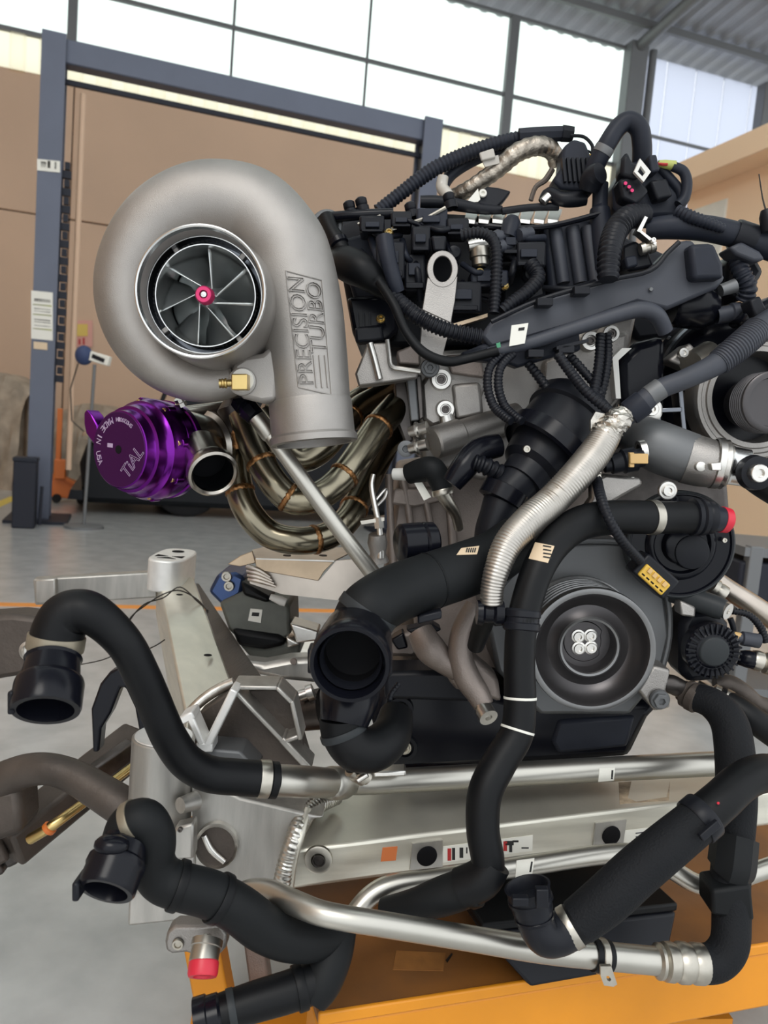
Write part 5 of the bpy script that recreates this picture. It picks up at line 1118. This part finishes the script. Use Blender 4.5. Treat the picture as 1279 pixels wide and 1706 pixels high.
obj('plug', rev((1226, 1062, 1.02), (1264, 1068, 1.02), [(0, 0), (0, 8), (.2, 9), (.25, 12), (1, 12), (1, 0)], 14), M['plastic_grey'], r5); obj('amber_tip', rev((1220, 1060, 1.02), (1232, 1062, 1.02), [(0, 0), (0, 8), (1, 8), (1, 0)], 14), M['tan_conn'], r5)
obj('second_cable', tube([(1216, 1030, 1.04, 5), (1222, 1050, 1.04, 5), (1216, 1066, 1.04, 5)], 10, 5), M['plastic'], r5)

# ================================================================== SUBFRAME
sf = thing('subframe', 'welded aluminium front subframe with a wide cross beam and rear rail', 'subframe')
T0, T1 = (546, 1314, 1.0), (1300, 1264, 1.17); R0, R1 = (494, 1416, .87), (1300, 1316, 1.02); B0, B1 = (478, 1482, .875), (1300, 1372, 1.025); K0, K1 = (540, 1446, 1.0), (1300, 1356, 1.17)
def lp_(a, b, t): return P(*a).lerp(P(*b), t)
bm = MB().loft([[lp_(T0, T1, t), lp_(R0, R1, t), lp_(B0, B1, t), lp_(K0, K1, t)] for t in np.linspace(0, 1, 9)])
obj('cross_beam', bm, M['beam_al'], sf, bevel=.004, smooth=20); bb = bm.bvh()
nd = MB().prism(pp([(318, 1290), (400, 1330), (470, 1346), (540, 1362), (520, 1366), (500, 1392), (484, 1430), (474, 1482), (440, 1486), (400, 1480), (352, 1504), (322, 1520)], .875), Y * .10)
obj('node_casting', nd, M['node_al'], sf, bevel=.004)
# tower
to = P(273, 1226, .875); kt = .875 / FPX
obj('tower', MB().lathe(to, -Z, [(0, 0), (0, 49 * kt), (2 * kt, 51 * kt), (10 * kt, 51 * kt), (120 * kt, 52 * kt), (250 * kt, 52 * kt), (252 * kt, 0)], 48), M['node_al'], sf)
obj('tower_lit_cap', MB().lathe(to + Z * .0002, Z, [(0, 47 * kt), (.0012, 46 * kt), (.0012, 0)], 48), M['milled_lit'], sf)  # pale disc stands in for light falling on the tower top
obj('tower_plate', plate([(228, 1400), (325, 1396), (326, 1532), (212, 1544), (214, 1490)], .872, .05), M['node_al'], sf, bevel=.003)
obj('node_boss', rev((300, 1342, .845), (326, 1334, .862), [(0, 0), (0, 13), (1, 16), (1, 0)], 20), M['node_al'], sf)
obj('node_tab', plate([(290, 1380), (322, 1372), (322, 1432), (286, 1434)], .84, .02), M['node_al'], sf, bevel=.003); bolt(sf, 300, 1382, .838, 4, M['steel_dark'])
# oval opening in the casting: rim and dark inside
op = rpoly(360, 1410, 36, 38, 26); oi = rpoly(360, 1411, 31, 33, 26)
obj('opening_rim', MB().ring_prism([P(x, y, .868) for x, y in op], [P(x, y, .872) for x, y in oi], Y * .008), M['bright_al'], sf)
obj('opening_inside', MB().prism([P(x, y, .8735) for x, y in oi], Y * .001), M['iron_brown'], sf); obj('opening_web', tube([(340, 1392, .871, 5), (352, 1416, .871, 6), (374, 1436, .871, 5)], 10, 4), M['bright_al'], sf)
# weld bead round the beam end
wb_ = []
for x, y, d in spl([(560, 1326, .955), (534, 1338, .92), (512, 1354, .895), (498, 1378, .872), (488, 1404, .862), (478, 1436, .862), (472, 1462, .862), (470, 1480, .866)], 12): wb_.append((x, y, d))
pts = [P(*q) for q in wb_]; rr = [.0085 + .0012 * math.sin(i * 1.9) for i in range(len(pts))]
p_, r_ = resample(pts, rr, .0012); obj('weld_bead', MB().tube(p_, [.0095 + .0014 * abs(math.sin(i * .75)) for i in range(len(p_))], 14), M['weld_bead'], sf, smooth=70)
obj('weld_edge', tube([(512, 1348, .885, 7), (500, 1392, .862, 8), (490, 1430, .858, 7), (484, 1478, .864, 6)], 10, 6), M['beam_al'], sf)
# gusset with ribs
obj('gusset_web', plate([(322, 1250), (330, 1190), (386, 1150), (461, 1148), (484, 1172), (503, 1232), (518, 1284), (440, 1302), (322, 1300)], .955, .03), M['iron_brown'], sf, bevel=.002)
obj('gusset_floor', plate([(322, 1246), (400, 1252), (430, 1284), (322, 1292)], .915, .06), M['cover_grey'], sf, bevel=.003)
def rib(a, b, w, d=.925, m='node_al', dep=.04):
    (x0, y0), (x1, y1) = a, b; L = math.hypot(x1 - x0, y1 - y0); nx, ny = -(y1 - y0) / L * w, (x1 - x0) / L * w
    obj('gusset_rib', plate([(x0 + nx, y0 + ny), (x1 + nx, y1 + ny), (x1 - nx, y1 - ny), (x0 - nx, y0 - ny)], d, dep), M[m], sf, bevel=.002)
rib((386, 1146), (462, 1147), 4); rib((460, 1146), (486, 1172), 4); rib((485, 1168), (500, 1234), 4); rib((388, 1150), (470, 1236), 4); rib((468, 1232), (516, 1284), 6); rib((497, 1228), (470, 1238), 4)
rib((390, 1150), (344, 1244), 7, .905, 'milled_lit', .03); rib((316, 1196), (336, 1242), 6, .905, 'milled_lit', .03); rib((326, 1246), (354, 1246), 8, .905, 'milled_lit', .03); rib((300, 1202), (322, 1192), 7, .905, 'milled_lit', .03)  # ribs with upward edges coloured paler, as if lit from above
obj('gusset_weld', tube([(312, 1190, .96, 8), (340, 1164, .97, 9), (368, 1146, .975, 9), (390, 1136, .975, 8)], 12, 6), M['weld_bead'], sf)
# rear rail
rt_ = pp([(310, 1200, 1.02), (388, 1138, 1.06), (322, 960, 1.5), (262, 960, 1.5)], 1)
obj('rear_rail', MB().prism(rt_, Z * -.075), M['beam_al'], sf, bevel=.004)
for x, y, d in ((346, 1093, 1.155), (299, 992, 1.405)):
    rp_ = on_plane(x, y, rt_[0], (rt_[1] - rt_[0]).cross(rt_[3] - rt_[0]).normalized()); obj('rail_hole_shade', MB().lathe(rp_ + Z * .0012, Z, [(0, .006), (.0005, .006), (.0005, 0)], 18), M['hole'], sf)  # no hole cut, a dark disc paints its shade
obj('rail_side', plate([(326, 972, 1.49), (404, 1092, 1.10), (432, 1132, 1.02), (386, 1140, 1.04)], 1, .006, X), M['iron_brown'], sf)
eo = P(288, 934, 1.5)
def stad(rx, ry, n=28): return [eo + Vector((math.copysign(abs(math.cos(2 * math.pi * k / n)) ** .6, math.cos(2 * math.pi * k / n)) * rx, math.copysign(abs(math.sin(2 * math.pi * k / n)) ** .6, math.sin(2 * math.pi * k / n)) * ry, 0)) for k in range(n)]
obj('rail_end_block', MB().prism([p + Z * .012 for p in stad(.036, .075)], Z * -.06), M['milled_lit'], sf, bevel=.003)  # pale all over, its lit top put into the colour
obj('end_bore_shade', MB().lathe(eo + Z * .0125 + Y * .035, Z, [(0, .012), (.0006, .012), (.0006, 0)], 20), M['hole'], sf)  # dark disc laid on the block for the shade in a bore
for pts in ([(-.026, -.012), (-.004, -.022), (-.026, -.034)], [(.026, -.012), (.004, -.022), (.026, -.034)], [(-.018, -.046), (0, -.032), (.018, -.046)]):
    obj('end_pocket_shade', MB().prism([eo + X * a + Y * b + Z * .0122 for a, b in pts], Z * .0006), M['hole'], sf)  # dark plates laid on top, painted shade of the cut-outs
obj('side_bar', MB().bar(P(262, 972, 1.50), P(60, 984, 1.46), .03, .05), M['node_al'], sf, bevel=.003); obj('side_bar_end', plate([(58, 966), (92, 964), (92, 1004), (58, 1006)], 1.44, .04), M['node_al'], sf, bevel=.003)
# details on the beam
obj('threaded_boss', facing(530, 1433, .868, [(-4, 24), (1, 23), (2, 20), (2, 12), (-2, 11), (-8, 9), (-8, 0)], 32, ax=(-Y + Z * .1)), M['clamp'], sf); obj('boss_bore', facing(531, 1434, .868, [(2.4, 11), (2, 9), (-1, 8), (-2, 0)], 20), M['steel_dark'], sf)
for q, c in (([(686, 1404), (736, 1398), (736, 1442), (682, 1448)], (710, 1424)), ([(990, 1370), (1042, 1364), (1036, 1406), (986, 1410)], (1016, 1390))):
    o = sticker(sf, 'raised_pad', bb, q, M['node_al'], .0025); p, n = cast(bb, *c)
    obj('black_plug', MB().lathe(p + n * .002, n, [(0, .0125), (.002, .0122), (.003, .010), (.002, 0)], 28), M['hole'], o)
sticker(sf, 'orange_label', bb, [(637, 1412), (662, 1410), (659, 1433), (634, 1435)], M['orange_paper'], .0006, 3, 3)
lw = sticker(sf, 'warning_label', bb, [(738, 1410), (887, 1391), (886, 1417), (734, 1437)], M['label_white'], .0007, 10, 3)
for x, y, w, h, m in ((748, 1423, 6, 20, 'ink_red'), (755, 1422, 5, 20, 'ink'), (768, 1420, 6, 17, 'ink'), (777, 1416, 2, 10, 'ink'), (841, 1409, 6, 16, 'ink_red'), (848, 1404, 14, 7, 'ink'), (850, 1413, 5, 12, 'ink'), (858, 1401, 10, 3, 'ink'), (874, 1412, 12, 2, 'ink')):
    sticker(lw, 'print', bb, [(x - w / 2, y - h / 2), (x + w / 2, y - h / 2), (x + w / 2, y + h / 2), (x - w / 2, y + h / 2)], M[m], .0011, 2, 2)
lw = sticker(sf, 'serial_label', bb, [(1036, 1384), (1094, 1377), (1090, 1398), (1032, 1408)], M['label_white'], .0006, 6, 3)
for i in range(3): sticker(lw, 'print', bb, [(1058, 1387 + i * 6), (1088, 1383 + i * 6), (1088, 1384.6 + i * 6), (1058, 1388.6 + i * 6)], M['plastic_grey'], .001, 4, 1)
sticker(sf, 'worn_label', bb, [(1030, 1304), (1116, 1298), (1114, 1334), (1032, 1340)], M['worn_paper'], .0005, 6, 4)

# pipes fixed along the beam
t1, hp = hose('upper_coolant_pipe', 'bright aluminium pipe along the top of the cross beam', [(456, 1300, .80, 26), (500, 1302, .82, 26), (545, 1304, .86, 24), (575, 1304, .90, 20), (620, 1303, .92, 20), (780, 1294, .955, 20), (1000, 1282, .99, 20), (1200, 1272, 1.03, 20)], M['pipe_al'], 'pipe', 7, 26)
obj('joint_collar', rev((548, 1305, .862), (580, 1304, .90), [(0, 22), (.1, 27), (.7, 27), (1, 22)], 28), M['pipe_al'], t1)
obj('mount_plate', plate([(622, 1286), (676, 1284), (676, 1294), (622, 1296)], .89, .02), M['bright_al'], t1, bevel=.002)
pb_ = MB().tube(*hp, 26).bvh(); lw = sticker(t1, 'code_label', pb_, [(998, 1280), (1024, 1279), (1022, 1300), (996, 1302)], M['label_white'], .0006, 3, 4); sticker(lw, 'print', pb_, [(1018, 1283), (1021, 1283), (1020, 1297), (1017, 1297)], M['ink'], .001, 1, 2)
t2, hp = hose('lower_coolant_pipe', 'aluminium pipe bending under the cross beam and rising to the right', [(570, 1556, .84, 17), (590, 1524, .85, 17), (618, 1492, .86, 17), (654, 1474, .868, 17), (720, 1464, .878, 16), (860, 1445, .90, 16), (1000, 1424, .925, 16), (1070, 1424, .935, 16), (1118, 1448, .93, 16), (1160, 1472, .925, 16), (1200, 1474, .925, 16), (1250, 1456, .93, 16), (1310, 1436, .94, 16)], M['pipe_al'], 'pipe', 7, 24)
pb_ = MB().tube(*hp, 24).bvh(); lw = sticker(t2, 'code_label', pb_, [(860, 1434), (890, 1430), (886, 1456), (858, 1462)], M['label_white'], .0006, 3, 4); sticker(lw, 'print', pb_, [(884, 1436), (887, 1436), (884, 1452), (881, 1452)], M['ink'], .001, 1, 2)
t3, hp = hose('refrigerant_pipe', 'bright steel pipe crossing low in front of the lift table', [(402, 1484, .80, 14), (424, 1481, .796, 17), (452, 1486, .786, 19), (488, 1503, .766, 20), (530, 1520, .75, 20), (570, 1529, .746, 20), (620, 1537, .75, 20), (700, 1550, .768, 20), (780, 1563, .787, 20), (900, 1582, .815, 21), (1000, 1592, .828, 22), (1094, 1601, .845, 22)], M['pipe_al'], 'pipe', 7, 28)
band(t3, 'rubber_sleeve', hp, 1000, 1592, 32, 3.5, M['rubber']); band(t3, 'clamp_strap', hp, 1002, 1592, 13, 5.5, M['clamp'])
obj('strap_tab', MB().ring_prism(pp([(1000, 1610), (1018, 1610), (1028, 1640), (1022, 1644), (1006, 1642), (1000, 1626)], .80), pp([(1010, 1626), (1014, 1626), (1018, 1632), (1016, 1635), (1012, 1634), (1010, 1630)], .80), Y * .004), M['clamp'], t3)
# drain union with red plug
du = thing('pipe_union', 'aluminium flanged pipe union with a red plug hanging below the casting', 'pipe fitting')
obj('flange', plate([(274, 1570), (278, 1552), (292, 1543), (330, 1544), (366, 1540), (378, 1556), (376, 1580), (366, 1592), (330, 1594), (310, 1588), (286, 1590), (276, 1584)], .78, .02), M['cast_al'], du, bevel=.003)
obj('slot', facing(296, 1574, .778, [(-2, 10), (1.5, 9), (1.5, 6), (-1, 5), (-1, 0)], 20), M['clamp'], du)
obj('barrel', rev((346, 1566, .76), (338, 1606, .745), [(0, 0), (0, 26), (.3, 26), (.34, 24), (.95, 24), (1, 22), (1, 0)], 28), M['pipe_al'], du); obj('upper_tube', tube([(346, 1568, .785, 19), (350, 1540, .80, 18), (352, 1510, .82, 18)], 18, 4), M['pipe_al'], du)
obj('red_plug', rev((340, 1600, .747), (337, 1628, .738), [(0, 23), (.1, 25), (.8, 25), (1, 23), (1, 16), (.85, 14), (.85, 0)], 28), M['red_cap'], du)
# suspension arms at the left
a1 = thing('control_arm', 'brown cast suspension arm curving at the left edge', 'suspension arm')
obj('arm', tube([(-215, 1380, 1.05, 40), (-60, 1330, 1.02, 34), (0, 1302, 1.0, 31), (40, 1285, .985, 28), (80, 1281, .975, 26), (120, 1292, .97, 27), (160, 1315, .96, 29), (200, 1340, .95, 31), (240, 1364, .95, 31)], 16, 6), M['iron_brown'], a1); obj('bush', plate([(-20, 1320), (30, 1310), (36, 1390), (-20, 1410)], .98, .06), M['iron_brown'], a1, bevel=.01)
a2 = thing('tie_rod', 'dark straight suspension rod with a ribbed joint below the curved arm', 'suspension arm')
obj('rod', MB().bar(P(-190, 1520, .98), P(10, 1410, 1.04), .03, .03).bar(P(10, 1410, 1.04), P(232, 1232, 1.22), .05, .055), M['iron_brown'], a2, bevel=.006); obj('rod_pad', MB().bar(P(130, 1310, 1.09), P(222, 1244, 1.15), .02, .03), M['steel_dark'], a2, bevel=.004)
for i in range(3): obj('joint_block', MB().bar(P(-20 + i * 24, 1410 - i * 11, 1.09), P(0 + i * 24, 1400 - i * 11, 1.09), .06 - .005 * i, .075 - .008 * i), M['steel_dark'], a2, bevel=.005)
a3 = thing('brake_line', 'thin yellow-gold line with orange tie running below the suspension rod', 'pipe')
obj('line', tube([(50, 1398, 1.015, 9), (80, 1380, 1.008, 9), (98, 1368, 1.012, 8.5), (120, 1352, 1.025, 8), (180, 1308, 1.072, 7.5), (240, 1262, 1.13, 7)], 12, 4), M['brass'], a3); obj('orange_tie', rev((78, 1384, 1.009), (86, 1376, 1.009), [(0, 9), (.2, 12), (.8, 12), (1, 9)], 14), M['orange_lamp'], a3)
a4 = thing('knuckle_arm', 'rusty flat knuckle arm with a bright bush at the left edge', 'suspension arm')
obj('arm', plate([(-240, 1040), (-40, 1028), (20, 1024), (66, 1030), (64, 1100), (36, 1126), (0, 1132), (-40, 1140), (-240, 1150)], 1.18, .06), M['iron_brown'], a4, bevel=.008); obj('bush', facing(50, 1084, 1.17, [(-8, 18), (4, 17), (5, 12), (0, 10), (0, 0)], 24), M['bright_al'], a4)
obj('upright', MB().bar(P(-215, 1010, 1.2), P(-215, 1420, 1.04), .07, .06, Y), M['iron_brown'], a4, bevel=.008)
obj('hub_disc', MB().lathe(P(-245, 1200, 1.12), -X, [(-.05, .0), (-.05, .05), (0, .06), (.0, .14), (.024, .14), (.024, 0)], 40), M['steel_dark'], a4)
fb = thing('splash_guard', 'thin black plastic guard strip hanging behind the bent hose', 'guard')
obj('strip', plate([(151, 1182), (166, 1140), (182, 1120), (200, 1112), (214, 1124), (232, 1162), (246, 1220), (232, 1224), (224, 1180), (208, 1146), (200, 1146), (184, 1188), (168, 1214), (164, 1254), (154, 1254)], .90, .02), M['plastic_gloss'], fb, bevel=.003)
twr = thing('tie_wire', 'twisted thin wire looped round the rear rail', 'wire')
for o in (0, 3): obj('strand', tube([(130, 1108, 1.2, 1.0), (190, 1090, 1.22, 1.0), (214, 1034 + o, 1.26, 1.2), (240, 1010 - o, 1.30, 1.2), (272, 990 + o * 2, 1.36, 1.2), (300, 984 - o * 2, 1.38, 1.2), (330, 1000 + o, 1.36, 1.2), (346, 1020 - o, 1.32, 1.0)], 6, 6), M['wire'], twr)
obj('strand', tube([(250, 1080, 1.15, 1.2), (262, 1074, 1.15, 1.2), (274, 1066, 1.17, 1.2)], 6, 4), M['wire'], twr)
# engine mount and shields between rail and engine
em_ = thing('engine_mount', 'dark engine mount with a blue anodised cap behind the rail', 'engine mount')
obj('cap', plate([(346, 986), (362, 956), (392, 954), (408, 962), (402, 990), (372, 1012)], 1.24, .09), M['mount_blue'], em_, bevel=.006)
for x, y in ((377, 961), (381, 977)): obj('cap_hole', facing(x, y, 1.235, [(-2, 9), (1, 8), (1, 5), (-2, 4), (-2, 0)], 18), M['clamp'], em_)
obj('body', plate([(364, 1004), (404, 986), (482, 1006), (484, 1060), (460, 1072), (400, 1070), (380, 1050)], 1.23, .12), M['mount_grey'], em_, bevel=.006); obj('boot', plate([(400, 968), (430, 984), (452, 996), (446, 1006), (404, 992)], 1.22, .06), M['rubber'], em_, bevel=.006)
obj('foot', plate([(384, 1048), (470, 1060), (476, 1076), (440, 1084), (396, 1078)], 1.22, .10), M['rubber'], em_, bevel=.008); obj('base', plate([(398, 1074), (500, 1070), (498, 1096), (420, 1100)], 1.23, .1), M['mount_grey'], em_, bevel=.004)
obj('label', plate([(417, 1014), (437, 1016), (434, 1038), (413, 1034)], 1.228, .002), M['label_white'], em_); obj('print', plate([(420, 1020), (432, 1021), (431, 1027), (419, 1026)], 1.2275, .0006), M['ink'], em_)
for q in ([(482, 1038), (530, 1052), (528, 1068), (494, 1072)], [(476, 1060), (500, 1074), (478, 1080)]): obj('aluminium_tab', plate(q, 1.21, .05), M['bright_al'], em_, bevel=.003)
obj('white_clip', rev((450, 994, 1.2), (476, 1004, 1.2), [(0, 0), (0, 5), (.7, 8), (1, 7), (1, 0)], 12), M['white_plastic'], em_)
hs = thing('heat_shield', 'creased bronze and silver heat shield below the manifold', 'heat shield')
obj('top_fold', plate([(420, 918, 1.18), (440, 913, 1.25), (588, 914, 1.25), (584, 922, 1.2), (556, 936, 1.14), (426, 932, 1.14)], 1, .002, Z), M['bright_al'], hs)
obj('panel', plate([(424, 930), (556, 936), (540, 952), (530, 968), (440, 952), (426, 944)], 1.14, .004), M['shield_tan'], hs, bevel=.001)
obj('lower_panel', plate([(414, 940), (438, 950), (532, 966), (560, 934), (620, 930), (640, 980), (560, 1000), (470, 990), (416, 972)], 1.15, .004), M['shield'], hs)
obj('ear', plate([(379, 940), (400, 926), (420, 918), (426, 938), (400, 944)], 1.15, .004), M['shield_tan'], hs, bevel=.001)
for i in range(4): obj('crease', tube([(410 + i, 944 + i * 7, 1.14, 3), (430, 950 + i * 6, 1.138, 4), (450 + i * 3, 962 + i * 5, 1.14, 2.5)], 8, 4), M['shield'], hs)
for x in (478, 538): obj('eyelet', facing(x, 926, 1.14, [(0, 7), (2, 6), (2, 0)], 14, ax=Z), M['steel_dark'], hs)
ls = thing('lower_link', 'pale forged suspension link reaching behind the wide coupling', 'suspension arm')
obj('link', plate([(386, 1100), (440, 1106), (480, 1098), (530, 1096), (530, 1140), (470, 1134), (430, 1126)], 1.12, .04), M['node_al'], ls, bevel=.008); obj('rivet', facing(489, 1102, 1.115, [(0, 6), (3, 5), (3, 0)], 14), M['cast_brown'], ls)
obj('bolt_head', rev((500, 1160, 1.08), (522, 1152, 1.08), [(0, 0), (0, 10), (.5, 10), (.55, 14), (1, 14), (1, 0)], 14), M['bright_al'], ls); obj('dark_bush', rev((470, 1190, 1.12), (540, 1180, 1.10), [(0, 0), (0, 30), (1, 34), (1, 0)], 24), M['steel_dark'], ls)
single('floor_sheet', MB().box(G(505, 1075) + Z * .009, X * .16, Y * .12, Z * .008), M['white_sheet'], 'flat pale sheet lying on the floor behind the engine mount', 'sheet', bevel=.002)
rb2 = thing('rack_boot', 'rusty steering rack bracket with black plugs left of the oil pan', 'bracket')
obj('bracket', plate([(640, 1058), (690, 1052), (700, 1082), (690, 1096), (644, 1094)], 1.1, .05), M['cast_brown'], rb2, bevel=.006); obj('plug', plate([(650, 1066), (672, 1054), (680, 1080), (662, 1084)], 1.08, .03), M['plastic_gloss'], rb2, bevel=.003); obj('plug', plate([(676, 1050), (720, 1040), (736, 1050), (700, 1066)], 1.05, .03), M['plastic'], rb2, bevel=.003)

# ================================================================== LIFT TABLE
lt = thing('lift_table', 'worn orange lift table carrying the engine and subframe', 'lift table')
C0 = P(530, 1690, .82); C1 = on_plane(1279, 1573, C0, Z); dx = (C1 - C0).normalized(); dy = Vector((-dx.y, dx.x, 0)); L = (C1 - C0).length + .35
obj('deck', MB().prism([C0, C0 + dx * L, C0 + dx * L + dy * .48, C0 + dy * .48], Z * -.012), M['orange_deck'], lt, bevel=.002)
bt = on_plane(1279, 1678, C1 + dy * 0, dy); hgt = C1.z - bt.z
obj('front_rail', MB().prism([C0 - Z * .012, C0 + dx * L - Z * .012, C0 + dx * L - Z * hgt, C0 - Z * hgt], dy * .05), M['orange_paint'], lt, bevel=.004)
obj('front_edge', MB().bar(C0 - dy * .001 - Z * .004, C0 + dx * L - dy * .001 - Z * .004, .006, .014), M['orange_paint'], lt, bevel=.002)
obj('rear_rail', MB().prism([C0 + dy * .43 - Z * .012, C0 + dx * L + dy * .43 - Z * .012, C0 + dx * L + dy * .43 - Z * hgt, C0 + dy * .43 - Z * hgt], dy * .05), M['orange_paint'], lt)
dbv = MB().prism([C0, C0 + dx * L, C0 + dx * L + dy * .48, C0 + dy * .48], Z * -.012).bvh()
sticker(lt, 'worn_patch', dbv, [(660, 1584), (742, 1588), (738, 1618), (654, 1616)], M['orange_patch'], .0006, 4, 4)
for q in ([(700, 1668), (800, 1650), (800, 1652), (700, 1670)], [(742, 1600), (752, 1588), (754, 1590), (745, 1604)]): sticker(lt, 'scratch', dbv, q, M['steel_dark'], .0005, 3, 1, d=.85)
for x0, x1, yb in ((405, 440, 1760), (440, 470, 1790)):
    pass
lg = C0 + dx * -.10 + dy * .30
for o in (0, .62):
    q = lg + dx * (o + 0)
    obj('leg', MB().bar(Vector((q.x + .05, q.y, 0)), Vector((q.x - .03, q.y, C0.z + .06 if o == 0 else C0.z - .06)), .05, .04, Y), M['orange_paint'], lt, bevel=.004)
obj('leg', MB().bar(Vector((lg.x + .10, lg.y + .06, 0)), Vector((lg.x + .04, lg.y + .06, C0.z + .03)), .03, .03, Y), M['cast_brown'], lt, bevel=.004)
obj('side_arm', MB().bar(Vector((lg.x - .04, lg.y, C0.z - .03)), Vector((lg.x + .2, lg.y, C0.z - .03)), .04, .05), M['orange_paint'], lt, bevel=.004)
obj('base_frame', MB().bar(Vector((lg.x, lg.y, .03)), Vector((lg.x + .8, lg.y + .1, .03)), .06, .06), M['orange_paint'], lt)
sbk = thing('support_block', 'black wedge-shaped support block under the cross beam on the orange table', 'support block')
f0 = pp([(796, 1500), (1140, 1470), (1108, 1580), (884, 1646)], .875)
q0 = on_plane(884, 1646, C0, Z); q1 = on_plane(1110, 1606, C0, Z); 
blk_ = [q0, q1 + dx * .0, on_plane(1128, 1520, q0 + dy * .03, dy), on_plane(802, 1556, q0 + dy * .03, dy)]
obj('block', MB().prism(blk_, dy * .16), M['plastic'], sbk, bevel=.004); obj('pad', MB().prism([blk_[3] + Z * .001, blk_[2] + Z * .001, blk_[2] + Z * .012, blk_[3] + Z * .012], dy * .14), M['rubber'], sbk, bevel=.003)

settle()
